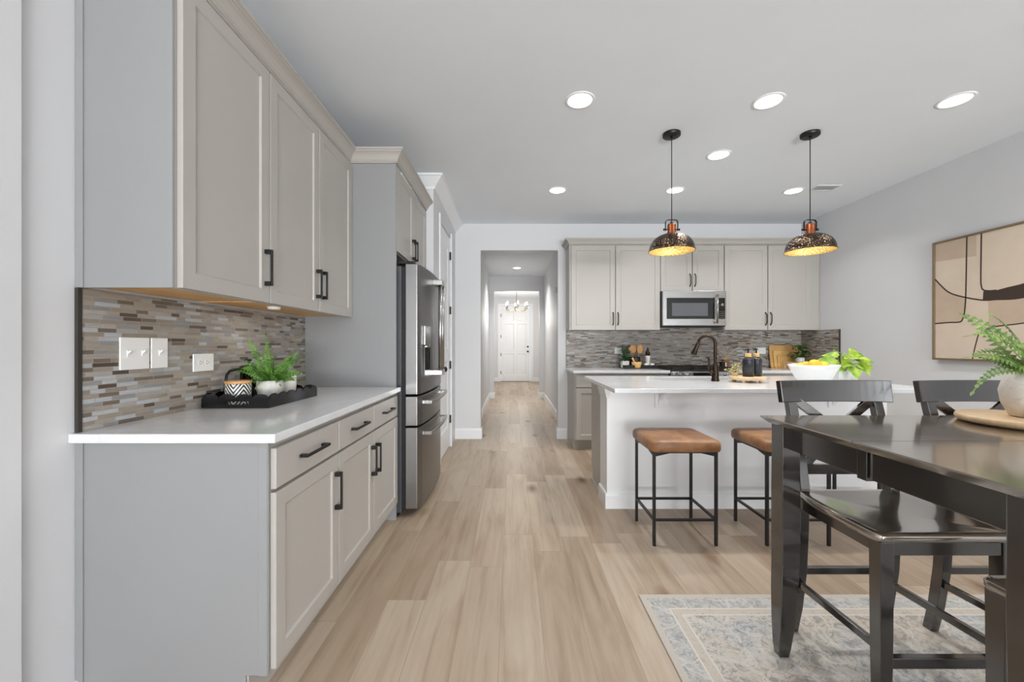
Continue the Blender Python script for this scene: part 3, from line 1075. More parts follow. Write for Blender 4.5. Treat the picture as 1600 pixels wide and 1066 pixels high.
kp.prism([(2.4605, z0 + 0.0855), (x1 - 0.0155, z0 + 0.0855), (x1 - 0.0155, z1 - 0.0855), (2.4605, z1 - 0.0855)], fy(4.9045), 0.001, 0.022)
for i in range(4):
    for j in range(3):
        u = 2.478 + j * 0.0195; v = z0 + 0.10 + i * 0.024
        kp.prism([(u - .006, v - .005), (u + .006, v - .005), (u + .006, v + .005), (u - .006, v + .005)], fy(4.9045), 0.0222, 0.0228, 1)
kp.build('keypad', ['blackglass', 'slot'], cp)
MB().tube([(2.499, 4.882, 1.685), (2.499, 4.862, 1.685)], 0.016, 16).build('knob', 'chrome', cp)
MB().box(x0, x1, 4.90, 5.2, z0 - 0.006, z0 - 0.0005).build('vent_base', 'rubber', t)

# ---- back base cabinets, counters, range
RX0, RX1 = 1.793, 2.557
CY = 4.632    # counter front
def base_back(x0, x1, doors, label):
    t_ = thing('base_cabinet', ((x0 + x1) / 2, 4.95, 0), label, 'cabinet', 'base cabinets along the back wall')
    c_ = MB()
    yf = 4.687
    c_.prism([(YB - 0.001, 0), (yf + 0.07, 0), (yf + 0.07, 0.11), (yf, 0.11), (yf, 0.884), (YB - 0.001, 0.884)], lambda u, v, n: (n, u, v), x0, x1 - 0.0005)
    c_.build('carcass', 'cab', t_)
    for a, b, sgn in doors:
        d = MB().box(a + 0.003, b - 0.003, yf - 0.021, yf - 0.001, 0.722, 0.858).build('drawer_front', 'cab', t_, bevel=0.003)
        d = shaker(MB(), fy(yf - 0.001), a + 0.003, b - 0.003, 0.122, 0.711).build('door', 'cab', t_, bevel=0.0015)
        arch_pull(d, fy(yf - 0.001), (b - 0.028) if sgn > 0 else (a + 0.028), 0.60, 0.15, 0.02)
    return t_


base_back(0.715, 1.790, [(0.728, 1.256, 1), (1.259, 1.788, -1)], 'grey base cabinet on the back wall left of the range')
base_back(2.560, 3.717, [(2.563, 3.085, 1), (3.088, 3.610, -1)], 'grey base cabinet on the back wall right of the range')
tm = MB().box(0.700, 0.7148, 4.75, YB - 0.02, 0, 0.02)
tag(MB().box(0.695, 1.791, CY, YB - 0.001, 0.8845, 0.9145).build('countertop', 'quartz', bevel=0.003, origin=(1.24, 4.95, 0.8845)), 'white quartz back countertop left of the range', 'countertop')
tag(MB().box(2.559, XR - 0.001, CY, YB - 0.001, 0.8845, 0.9145).build('countertop', 'quartz', bevel=0.003, origin=(3.1, 4.95, 0.8845)), 'white quartz back countertop right of the range', 'countertop')

t = thing('range', (2.175, 4.93, 0), 'stainless gas range with cast iron grates behind the island', 'stove')
MB().box(RX0, RX1, 4.66, 5.255, 0.03, 0.905).build('body', 'steel', t)
MB().box(RX0 + .02, RX1 - .02, 4.68, 5.2, 0.0, 0.0295).build('kickplate', 'rubber', t)
MB().box(RX0, RX1, 4.63, 5.255, 0.9055, 0.922).build('cooktop', 'rubber', t, bevel=0.003)
od = MB().box(RX0 + 0.004, RX1 - 0.004, 4.632, 4.6595, 0.22, 0.80).build('oven_door', 'steelh', t, bevel=0.004)
MB().box(RX0 + 0.10, RX1 - 0.10, 4.628, 4.6318, 0.34, 0.68).build('window', 'blackglass', od)
MB().tube([(RX0 + 0.05, 4.585, 0.755), (RX1 - 0.05, 4.585, 0.755)], 0.012, 12).build('handle', 'chrome', od)
for x in (RX0 + 0.08, RX1 - 0.08):
    MB().box(x - 0.01, x + 0.01, 4.588, 4.632, 0.745, 0.765).build('handle_bracket', 'chrome', od)
cpn = MB().box(RX0, RX1, 4.615, 4.6595, 0.815, 0.905).build('control_panel', 'steelh', t, bevel=0.004)
MB().box(2.045, 2.255, 4.611, 4.6148, 0.832, 0.893).build('display', 'blackglass', cpn)
for x in (1.835, 1.905, 1.975, 2.335, 2.42, 2.505):
    k_ = MB().tube([(x, 4.6148, 0.864), (x, 4.605, 0.864)], 0.027, 18)
    k_.tube([(x, 4.605, 0.864), (x, 4.575, 0.864)], [0.022, 0.020], 18)
    k_.box(x - 0.004, x + 0.004, 4.573, 4.58, 0.848, 0.886)
    k_.build('knob', 'chrome', cpn)
for gx0, gx1 in ((1.81, 2.05), (2.055, 2.295), (2.30, 2.54)):
    g_ = MB()
    for x in (gx0 + 0.01, (gx0 + gx1) / 2, gx1 - 0.01):
        g_.box(x - 0.006, x + 0.006, 4.66, 5.22, 0.936, 0.950)
    for y in (4.666, 4.80, 4.94, 5.08, 5.214):
        g_.box(gx0 + 0.004, gx1 - 0.004, y - 0.006, y + 0.006, 0.9365, 0.9495)
    for x in (gx0 + 0.01, gx1 - 0.01):
        for y in (4.67, 5.21):
            g_.box(x - 0.006, x + 0.006, y - 0.006, y + 0.006, 0.9222, 0.937)
    g_.build('grate', 'castiron', t)
for x in (1.93, 2.42):
    for y in (4.79, 5.09):
        MB().lathe([(0.045, 0.9222), (0.045, 0.930), (0.03, 0.934), (0.001, 0.934)], x, y, 18).build('burner', 'castiron', t)

# ---- back backsplash
t = thing('tile_backsplash', (2.2, YB, 0.9147), 'grey brown linear mosaic backsplash under the back wall cabinets', 'backsplash')
MB().prism([(0.70, 0.9147), (XR - 0.0115, 0.9147), (XR - 0.0115, 1.386), (2.5595, 1.386), (2.5595, 1.430), (1.791, 1.430), (1.791, 1.386), (0.70, 1.386)], fyb(YB - 0.0105), 0, 0.01).build('tile', 'tile_x', t)
MB().box(0.695, 0.6998, YB - 0.012, YB - 0.0005, 0.9147, 1.386).build('edge_strip', 'edge', t)
t = thing('tile_backsplash', (XR, 4.95, 0.9147), 'short mosaic backsplash return on the right wall', 'backsplash')
MB().box(XR - 0.0105, XR - 0.0005, 4.648, YB - 0.0108, 0.9147, 1.386).build('tile', 'tile_y', t)
MB().box(XR - 0.0120, XR - 0.0005, 4.636, 4.6478, 0.9147, 1.386).build('edge_strip', 'edge', t)
wall_plate(1.317, 1.437, 1.092, 1.172, fy(YB - 0.0107), 'white outlet on the back tile beside the small herb plant', 'wall_outlet', 'outlet', 2)
wall_plate(3.135, 3.255, 1.092, 1.172, fy(YB - 0.0107), 'white outlet on the back tile between soap bottles and cutting boards', 'wall_outlet', 'outlet', 2)

# ---- island
t = thing('kitchen_island', (1.73, 3.35, 0), 'island with white panelled front and grey cabinets behind', 'island')
IX0, IX1 = 0.70, 2.765
MB().box(IX0, IX1, 3.02, 3.25, 0, 0.884).build('knee_wall', 'trim', t)
MB().sweep([(IX0, 3.25), (IX0, 3.02), (IX1, 3.02), (IX1, 3.25)][::1], [(0.0005, 0), (0.015, 0), (0.015, 0.095), (0.010, 0.11), (0.0005, 0.11)]).build('baseboard', 'trim', t, bevel=0.001)
MB().sweep([(IX0, 3.25), (IX0, 3.02), (IX0 + 0.02, 3.02)], [(0.0005, 0.815), (0.006, 0.815), (0.009, 0.835), (0.018, 0.86), (0.022, 0.884), (0.0005, 0.884)]).build('cap_moulding', 'trim', t)
MB().slab_hole((0.716, 2.75, 3.2505, 3.69), (1.19, 2.02, 3.335, 3.688), XY, 0.11, 0.884).build('cabinet', 'cab', t)
MB().box(0.716, 2.75, 3.2505, 3.62, 0.0, 0.1095).build('plinth', 'cab', t)
MB().box(0.7065, 0.7158, 3.2505, 3.69, 0.0, 0.018).build('shoe_moulding', 'cab', t)
for k in range(4):
    a = 0.72 + k * 0.507
    mb = MB()
    sh = shaker(mb, fyb(3.691), a + 0.003, a + 0.504, 0.122, 0.86).build('door', 'cab', t)
for x in (1.085, 2.36):
    b_ = MB()
    b_.box(x - 0.035, x + 0.035, 3.002, 3.0195, 0.745, 0.8835)
    b_.prism([(3.0018, 0.76), (2.985, 0.80), (2.94, 0.845), (2.86, 0.865), (2.86, 0.8835), (3.0018, 0.8835)], lambda u, v, n: (n, u, v), x - 0.014, x + 0.014)
    b_.build('bracket', 'trim', t, bevel=0.002)
SK = (1.23, 1.98, 3.37, 3.66)
it = MB().slab_hole((0.677, 2.83, 2.70, 3.83), SK, XY, 0.8845, 0.9145)
tag(it.build('countertop', 'quartz', bevel=0.003, origin=(1.75, 3.26, 0.8845)), 'large white quartz island countertop with undermount sink', 'countertop')
# sink
sk = MB()
a, b, c_, d_ = SK
def rr(i, z):
    return [(a + i, c_ + i, z), (b - i, c_ + i, z), (b - i, d_ - i, z), (a + i, d_ - i, z)]
sk.loft([rr(-0.02, 0.8842), rr(-0.02, 0.69), rr(0.01, 0.675)], smooth=False, caps=False)
sk.poly(rr(0.01, 0.675)[::-1])
sk.loft([rr(-0.02, 0.8842), rr(0.002, 0.8842), rr(0.002, 0.70), rr(0.02, 0.69)], smooth=False, caps=False)
sk.poly(rr(0.02, 0.69))
tag(sk.build('sink', paint('sink_steel', S(200, 200, 200), 0.25, metal=0.7), origin=(1.6, 3.5, 0.69), merge=True), 'undermount sink set into the island countertop behind the faucet', 'sink')
# faucet
FXc, FYc = 1.625, 3.275
t = thing('faucet', (FXc, FYc, 0.9147), 'bronze gooseneck pull down faucet on the island', 'faucet')
MB().lathe([(0.031, 0.9147), (0.032, 0.922), (0.027, 0.935), (0.026, 0.99), (0.0245, 1.03), (0.018, 1.05), (0.013, 1.055)], FXc, FYc, 24, cap0=True, cap1=True).build('body', 'bronze', t)
pts = [(FXc, FYc, 1.05), (FXc, FYc, 1.10), (FXc, FYc, 1.17)]
R = 0.062
ca = Vector((-0.86, 0.5, 0)).normalized()
for k in range(13):
    an = PI * k / 12 * 0.93
    o = R - R * math.cos(an)
    pts.append((FXc + ca.x * o, FYc + ca.y * o, 1.215 + R * math.sin(an)))
MB().tube(pts, 0.0125, 14).build('spout', 'bronze', t)
e = Vector(pts[-1]); dn = (Vector(pts[-1]) - Vector(pts[-2])).normalized()
MB().tube([e, e + dn * 0.02, e + dn * 0.05, e + dn * 0.095, e + dn * 0.11], [0.0135, 0.0155, 0.016, 0.024, 0.022], 16).build('spray_head', 'bronze', t)
lv = MB().tube([(FXc - 0.015, FYc - 0.005, 0.975), (FXc - 0.055, FYc - 0.02, 1.01)], [0.02, 0.016], 14)
lv.tube([(FXc - 0.05, FYc - 0.018, 1.0), (FXc - 0.062, FYc - 0.022, 1.03), (FXc - 0.06, FYc - 0.022, 1.075), (FXc - 0.066, FYc - 0.022, 1.115)], [0.013, 0.009, 0.008, 0.009], 12)
lv.build('lever', 'bronze', t)


# ------------------------------------------------------------------ ceiling lights
def recessed(x, y, label, first=[None], power=7.0, grp='recessed ceiling lights'):
    if first[0] is None:
        t_ = thing('recessed_light', (x, y, CZ), label, 'ceiling light', grp)
        MB().lathe([(0.076, CZ - 0.0005), (0.076, CZ - 0.004), (0.080, CZ - 0.007), (0.094, CZ - 0.004), (0.096, CZ - 0.0005)], x, y, 40).build('trim_ring', 'trim', t_)
        MB().lathe([(0.0755, CZ - 0.0005), (0.0755, CZ - 0.003), (0.06, CZ - 0.0034), (0.001, CZ - 0.0035)], x, y, 40).build('lens', 'lens', t_)
        first[0] = t_
    else:
        t_ = copy_tree(first[0])
        t_.location = (x, y, CZ)
        tag(t_, label, 'ceiling light', grp)
    l = bpy.data.lights.new('downlight', 'AREA')
    l.shape = 'DISK'; l.size = 0.14; l.energy = power; l.color = (1, 0.98, 0.945); l.spread = math.radians(125)
    o = bpy.data.objects.new('downlight', l)
    COL.objects.link(o)
    o.location = (x, y, CZ - 0.009)
    return t_


recessed(0.433, 2.61, 'left recessed light of the three nearest the camera')
recessed(1.640, 2.62, 'middle recessed light of the nearest row, left of the right pendant')
recessed(2.826, 2.61, 'recessed light at far right, above the painting')
recessed(1.695, 3.36, 'recessed light between the two pendant cords')
recessed(0.457, 4.12, 'recessed light in front of the hall opening', power=5.6)
recessed(1.640, 4.12, 'recessed light behind the left pendant cord', power=5.6)
recessed(2.844, 4.14, 'recessed light beside the ceiling vent left of the right pendant cord', power=5.6)
recessed(0.10, 8.25, 'recessed light in the hall ceiling', power=15)

t = thing('ceiling_vent', (3.10, 4.06, CZ), 'small grey ceiling vent beside the right pendant cord', 'vent')
MB().slab_hole((2.985, 3.215, 3.99, 4.13), (3.0, 3.2, 4.005, 4.115), XY, CZ - 0.006, CZ - 0.0005).build('frame', 'vent', t)
vb = MB()
for k in range(7):
    y = 4.0125 + k * 0.0158
    vb.hexa([(3.0, y - .006, CZ - .005), (3.2, y - .006, CZ - .005), (3.2, y - .004, CZ - .005), (3.0, y - .004, CZ - .005),
             (3.0, y + .003, CZ - .001), (3.2, y + .003, CZ - .001), (3.2, y + .005, CZ - .001), (3.0, y + .005, CZ - .001)])
vb.build('louvre', 'ventdark', t)

# pendants
def pendant(x, y, label):
    t_ = thing('pendant_light', (x, y, CZ), label, 'pendant lamp', 'hammered pendants over the island')
    MB().lathe([(0.001, CZ - 0.024), (0.058, CZ - 0.024), (0.063, CZ - 0.020), (0.063, CZ - 0.0005)], x, y, 32, cap1=True).build('canopy', 'black', t_)
    MB().tube([(x, y, CZ - 0.024), (x, y, CZ - 0.045), (x, y, CZ - 0.05)], [0.009, 0.008, 0.004], 10).build('cord_grip', 'black', t_)
    MB().tube([(x, y, CZ - 0.05), (x, y, 2.112)], 0.0032, 8).build('cord', 'black', t_)
    MB().lathe([(0.008, 2.112), (0.012, 2.10), (0.012, 2.094)], x, y, 14, cap0=True, cap1=True).build('strain_relief', 'black', t_)
    MB().lathe([(0.001, 2.094), (0.028, 2.094), (0.030, 2.090), (0.030, 2.038), (0.034, 2.026), (0.034, 2.018)], x, y, 28).build('socket_cup', 'copper', t_)
    b_ = MB()
    pts_ = [(x - 0.043, y, 2.045), (x - 0.045, y, 2.075), (x - 0.045, y, 2.102)]
    for k in range(5):
        a_ = PI - k * PI / 8
        pts_.append((x - 0.025 + 0.020 * math.cos(a_), y, 2.106 + 0.020 * math.sin(a_)))
    pts_ += [(2 * x - p[0], p[1], p[2]) for p in pts_[::-1]]
    b_.strip(pts_, 0.004, 0.014, side=(0, 1, 0))
    b_.build('yoke', 'black', t_)
    for s_ in (-1, 1):
        MB().tube([(x + s_ * 0.030, y, 2.055), (x + s_ * 0.050, y, 2.055), (x + s_ * 0.052, y, 2.055), (x + s_ * 0.060, y, 2.055)], [0.004, 0.004, 0.009, 0.008], 10).build('thumb_screw', 'black', t_)
    out, inn = [], []
    for k in range(19):
        a_ = k / 18 * PI / 2
        r_ = 0.034 + (0.158 - 0.034) * math.sin(a_)
        z_ = 1.906 + (2.020 - 1.906) * math.cos(a_)
        out.append((r_, z_)); inn.append((r_ - 0.003, z_ - 0.002))
    out += [(0.161, 1.902), (0.165, 1.897), (0.163, 1.893)]
    inn += [(0.158, 1.900), (0.161, 1.894)]
    sh = MB()
    sh.lathe(out, x, y, 64, 0)
    sh.lathe(inn, x, y, 64, 1)
    sh.build('shade', ['hammer', 'gold'], t_)
    MB().lathe([(0.001, 1.948), (0.014, 1.951), (0.020, 1.962), (0.020, 1.972), (0.013, 1.990), (0.013, 2.015)], x, y, 16).build('bulb', 'bulb', t_)
    l = bpy.data.lights.new('pendant_glow', 'POINT')
    l.energy = 1.0; l.color = (1, 0.9, 0.72); l.shadow_soft_size = 0.03
    o = bpy.data.objects.new('pendant_glow', l); COL.objects.link(o); o.location = (x, y, 1.912)
    return t_


pendant(1.177, 3.02, 'hammered bronze dome pendant hanging left over the island')
pendant(2.198, 3.02, 'hammered bronze dome pendant hanging right over the island')

# foyer chandelier
cx, cy = 0.126, 11.5
t = thing('chandelier', (cx, cy, CZ), 'small brass candle chandelier in the foyer', 'chandelier')
MB().lathe([(0.001, CZ - 0.03), (0.055, CZ - 0.028), (0.06, CZ - 0.0005)], cx, cy, 24).build('canopy', 'brass', t)
MB().tube([(cx, cy, CZ - 0.03), (cx, cy, 2.27)], 0.008, 10).build('stem', 'brass', t)
MB().lathe([(0.001, 2.235), (0.022, 2.25), (0.022, 2.275), (0.001, 2.285)], cx, cy, 16).build('hub', 'brass', t)
for k in range(6):
    a_ = PI / 6 + k * PI / 3 + 0.12
    ux, uy = math.cos(a_), math.sin(a_)
    am = MB()
    pp = []
    for q, (r_, z_) in enumerate(((0.02, 2.26), (0.12, 2.215), (0.22, 2.185), (0.285, 2.185), (0.305, 2.20), (0.31, 2.22))):
        pp.append((cx + ux * r_, cy + uy * r_, z_))
    am.tube(pp, 0.007, 8)
    ao = am.build('arm', 'brass', t)
    px, py = cx + ux * 0.31, cy + uy * 0.31
    MB().lathe([(0.02, 2.222), (0.013, 2.228), (0.012, 2.33), (0.001, 2.331)], px, py, 14, cap0=True).build('candle_sleeve', 'brass', ao)
    MB().lathe([(0.008, 2.332), (0.021, 2.36), (0.022, 2.375), (0.012, 2.405), (0.002, 2.425)], px, py, 14).build('bulb', 'cbulb', ao)
l = bpy.data.lights.new('chandelier_glow', 'POINT'); l.energy = 52; l.color = (1, 0.93, 0.84); l.shadow_soft_size = 0.25
o = bpy.data.objects.new('chandelier_glow', l); COL.objects.link(o); o.location = (cx, cy, 2.02)
tag(MB().box(0.705, 0.7295, 6.62, 6.72, 2.06, 2.14).build('chime_box', 'vent', bevel=0.004, origin=(0.72, 6.67, 2.06)), 'small grey box high on the right wall of the hall', 'wall box')

# ------------------------------------------------------------------ painting on the right wall
PY0, PZ0, PZ1, PW = 3.58, 1.077, 2.095, 1.05       # left edge in depth, bottom, top, width
def pf(u, v, n): return (XR - 0.003 - n, PY0 - u, v)
t = thing('framed_painting', (XR, PY0 - PW / 2, PZ0), 'large abstract beige and brown painting in a thin bronze frame', 'painting')
MB().slab_hole((0, PW, PZ0, PZ1), (0.014, PW - 0.014, PZ0 + 0.014, PZ1 - 0.014), pf, 0, 0.045).build('frame', 'frame', t, bevel=0.001)
cv = MB()
cv.prism([(0.015, PZ0 + 0.015), (PW - 0.015, PZ0 + 0.015), (PW - 0.015, PZ1 - 0.015), (0.015, PZ1 - 0.015)], pf, 0.0, 0.034)
def patch(pts_, mi, n=0.0343):
    cv.poly([pf(u, v, n) for u, v in pts_], mi)
def pline(pts_, w=0.011, mi=2, n=0.0349):
    P = [Vector(p) for p in pts_]
    # smooth by subdividing
    Q = []
    for i in range(len(P) - 1):
        p0 = P[max(i - 1, 0)]; p1 = P[i]; p2 = P[i + 1]; p3 = P[min(i + 2, len(P) - 1)]
        for k in range(6):
            s_ = k / 6
            Q.append(0.5 * ((2 * p1) + (p2 - p0) * s_ + (2 * p0 - 5 * p1 + 4 * p2 - p3) * s_ ** 2 + (3 * p1 - p0 - 3 * p2 + p3) * s_ ** 3))
    Q.append(P[-1])
    L_, R_ = [], []
    for i, q in enumerate(Q):
        d = (Q[min(i + 1, len(Q) - 1)] - Q[max(i - 1, 0)]).normalized()
        nn = Vector((-d.y, d.x)) * w / 2
        L_.append(q + nn); R_.append(q - nn)
    for i in range(len(Q) - 1):
        cv.poly([pf(*L_[i], n), pf(*R_[i], n), pf(*R_[i + 1], n), pf(*L_[i + 1], n)], mi)
patch([(0.016, 1.927), (0.332, 1.910), (0.332, PZ1 - 0.016), (0.016, PZ1 - 0.016)], 1)
patch([(0.016, 1.393), (0.13, 1.394), (0.215, 1.393), (0.245, 1.46), (0.256, 1.59), (0.135, 1.643), (0.063, 1.716), (0.016, 1.775)], 1)
patch([(0.42, 1.34), (0.9, 1.40), (PW - 0.016, 1.42), (PW - 0.016, 1.60), (0.604, 1.546), (0.41, 1.552)], 1)
patch([(0.376, 1.556), (0.468, 1.551), (0.604, 1.545), (0.8, 1.58), (0.9, 1.62), (0.9, 1.70), (0.75, 1.675), (0.604, 1.642), (0.535, 1.633), (0.468, 1.62), (0.38, 1.625)], 2, 0.0346)
patch([(0.70, 1.80), (1.0, 1.78), (1.02, 2.05), (0.72, 2.06)], 1)
pline([(0.264, PZ1 - 0.016), (0.258, 1.70), (0.254, 1.56), (0.245, 1.46), (0.228, 1.405), (0.20, 1.392), (0.13, 1.394), (0.016, 1.39)])
pline([(0.016, 1.776), (0.063, 1.716), (0.135, 1.643), (0.246, 1.593), (0.376, 1.555), (0.468, 1.55), (0.604, 1.544), (0.8, 1.58), (1.03, 1.70)])
pline([(0.367, PZ1 - 0.016), (0.363, 1.75), (0.366, 1.67), (0.38, 1.635), (0.42, 1.622), (0.468, 1.62)])
pline([(0.40, 1.325), (0.44, 1.342), (0.604, 1.358), (0.8, 1.38), (1.03, 1.36)], 0.009)
pline([(0.40, 1.325), (0.354, 1.30), (0.33, 1.22), (0.315, 1.15), (0.305, PZ0 + 0.016)], 0.009)
cv.build('canvas', ['canvas', 'canvas2', 'canvas3'], t)

# ------------------------------------------------------------------ rug, stools
tag(MB().box(RUG[0], RUG[1], RUG[2], RUG[3], 0.0003, 0.008).build('area_rug', 'rug', bevel=0.003, origin=(1.9, 0.75, 0)), 'faded blue grey and beige patterned rug under the dining table', 'rug')


def make_stool(x, y, label):
    """x, y: centre; legs 0.388 x 0.361 outer"""
    t_ = thing('counter_stool', (x, y, 0), label, 'stool', 'leather counter stools at the island')
    hx, hy, w = 0.194, 0.181, 0.017
    # cushion: rounded rectangle rings
    def ring(sx, sy, r_, z):
        out_ = []
        for (cx_, cy_, a0) in ((1, 1, 0), (-1, 1, PI / 2), (-1, -1, PI), (1, -1, 3 * PI / 2)):
            for k in range(7):
                a_ = a0 + k * PI / 12
                out_.append((x + cx_ * (sx - r_) + r_ * math.cos(a_), y + cy_ * (sy - r_) + r_ * math.sin(a_), z))
        return out_
    prof = [(0.198, 0.200, .03, 0.566), (0.206, 0.208, .036, 0.569), (0.211, 0.213, .042, 0.580), (0.212, 0.214, .044, 0.600), (0.210, 0.212, .044, 0.616), (0.203, 0.205, .044, 0.628), (0.190, 0.192, .044, 0.634), (0.15, 0.15, .04, 0.638), (0.08, 0.08, .03, 0.640)]
    MB().loft([ring(*p) for p in prof]).build('seat', 'leather', t_)
    for sx in (-1, 1):
        for sy in (-1, 1):
            cx_, cy_ = x + sx * (hx - w / 2), y + sy * (hy - w / 2)
            MB().box(cx_ - w / 2, cx_ + w / 2, cy_ - w / 2, cy_ + w / 2, 0, 0.564).build('leg', 'black', t_, bevel=0.002)
    fr_ = MB()
    for sy in (-1, 1):
        yy = y + sy * (hy - w / 2)
        fr_.prism([(-hx + w + .0003, .5645), (hx - w - .0003, .5645), (hx - w - .0003, .536), (hx - 0.10, .555), (-hx + 0.10, .555), (-hx + w + .0003, .536)], lambda u, v, n, yy=yy: (x + u, yy + n, v), -0.006, 0.006)
    for sx in (-1, 1):
        xx = x + sx * (hx - w / 2)
        fr_.prism([(-hy + w + .0003, .5645), (hy - w - .0003, .5645), (hy - w - .0003, .536), (hy - 0.10, .555), (-hy + 0.10, .555), (-hy + w + .0003, .536)], lambda u, v, n, xx=xx: (xx + n, y + u, v), -0.006, 0.006)
    fr_.build('seat_frame', 'black', t_)
    for sy in (-1, 1):
        yy = y + sy * (hy - w / 2)
        MB().box(x - hx + w, x + hx - w, yy - .007, yy + .007, 0.148, 0.162).build('footrest', 'black', t_)
    for sx in (-1, 1):
        xx = x + sx * (hx - w / 2)
        MB().box(xx - .007, xx + .007, y - hy + w, y + hy - w, 0.148, 0.162).build('footrest', 'black', t_)
    return t_


st = make_stool(1.037, 2.627, 'tan leather counter stool at the left end of the island, wholly in view')
s2 = copy_tree(st); s2.location.x = 1.713
tag(s2, 'tan leather counter stool half hidden behind the corner of the dining table', 'stool', 'leather counter stools at the island')
s3 = copy_tree(st); s3.location.x = 2.389
tag(s3, 'leather counter stool hidden behind the dining chairs, only its legs glimpsed', 'stool', 'leather counter stools at the island')

# ------------------------------------------------------------------ dining table
ZF = 0.008
TX0, TX1, TY0, TY1, TZ = 1.022, 2.62, 0.775, 1.690, 0.912
TM = 1.232
t = thing('dining_table', ((TX0 + TX1) / 2, TM, ZF), 'counter height espresso black dining table with split top', 'table')
def leaf_top(y0, y1, ya, yb):
    """top slab with undercut outer edges; ya/yb undercut amounts"""
    mb = MB()
    u = 0.024
    z0, z1, z2 = TZ - 0.026, TZ - 0.004, TZ
    def r(i, z, k=1):
        return [(TX0 + i, y0 + i * ya, z), (TX1 - i, y0 + i * ya, z), (TX1 - i, y1 - i * yb, z), (TX0 + i, y1 - i * yb, z)]
    mb.loft([r(u, z0), r(0.0, z1), r(0.002, z2)], smooth=False)
    return mb
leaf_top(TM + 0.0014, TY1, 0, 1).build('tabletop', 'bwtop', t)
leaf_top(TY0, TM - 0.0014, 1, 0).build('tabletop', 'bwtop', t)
AX0, AX1, AY0, AY1 = 1.10, TX1 - 0.08, TY0 + 0.08, TY1 - 0.075
az0, az1 = 0.787, TZ - 0.0265
for y0, y1 in ((1.3005, AY1), (AY0, 1.250)):
    for xa in (AX0, AX1 - 0.02):
        MB().box(xa, xa + 0.02, y0, y1, az0, az1).build('apron', 'bw', t, bevel=0.001)
for y0 in (AY0, AY1 - 0.02):
    MB().box(AX0 + 0.021, AX1 - 0.021, y0, y0 + 0.02, az0, az1).build('apron', 'bw', t, bevel=0.001)
for xa in (AX0 - 0.006, AX1 - 0.028):
    MB().box(xa, xa + 0.034, 1.264, 1.300, az0 - 0.007, az1 - 0.0003).build('apron_block', 'bw', t, bevel=0.002)
def table_leg(cx_, cy_, sx, sy):
    rings = []
    for z, ox, oy, h in ((ZF, -0.055, -0.060, 0.018), (ZF + 0.03, -0.052, -0.056, 0.022), (0.12, -0.036, -0.040, 0.029), (0.22, -0.020, -0.022, 0.033), (0.34, -0.005, -0.006, 0.035), (0.48, 0.002, 0.002, 0.036), (0.62, 0.0, 0.0, 0.036), (0.75, 0, 0, 0.035), (az1 - 0.0004, 0, 0, 0.035)):
        X, Y = cx_ + sx * ox, cy_ + sy * oy
        rings.append([(X - h, Y - h, z), (X + h, Y - h, z), (X + h, Y + h, z), (X - h, Y + h, z)])
    MB().loft(rings, smooth=False).build('leg', 'bw', t, bevel=0.003)
table_leg(1.095, 1.640, 1, 1)
table_leg(1.095, 0.845, 1, -1)
table_leg(TX1 - 0.073, 1.640, -1, 1)
table_leg(TX1 - 0.073, 0.845, -1, -1)


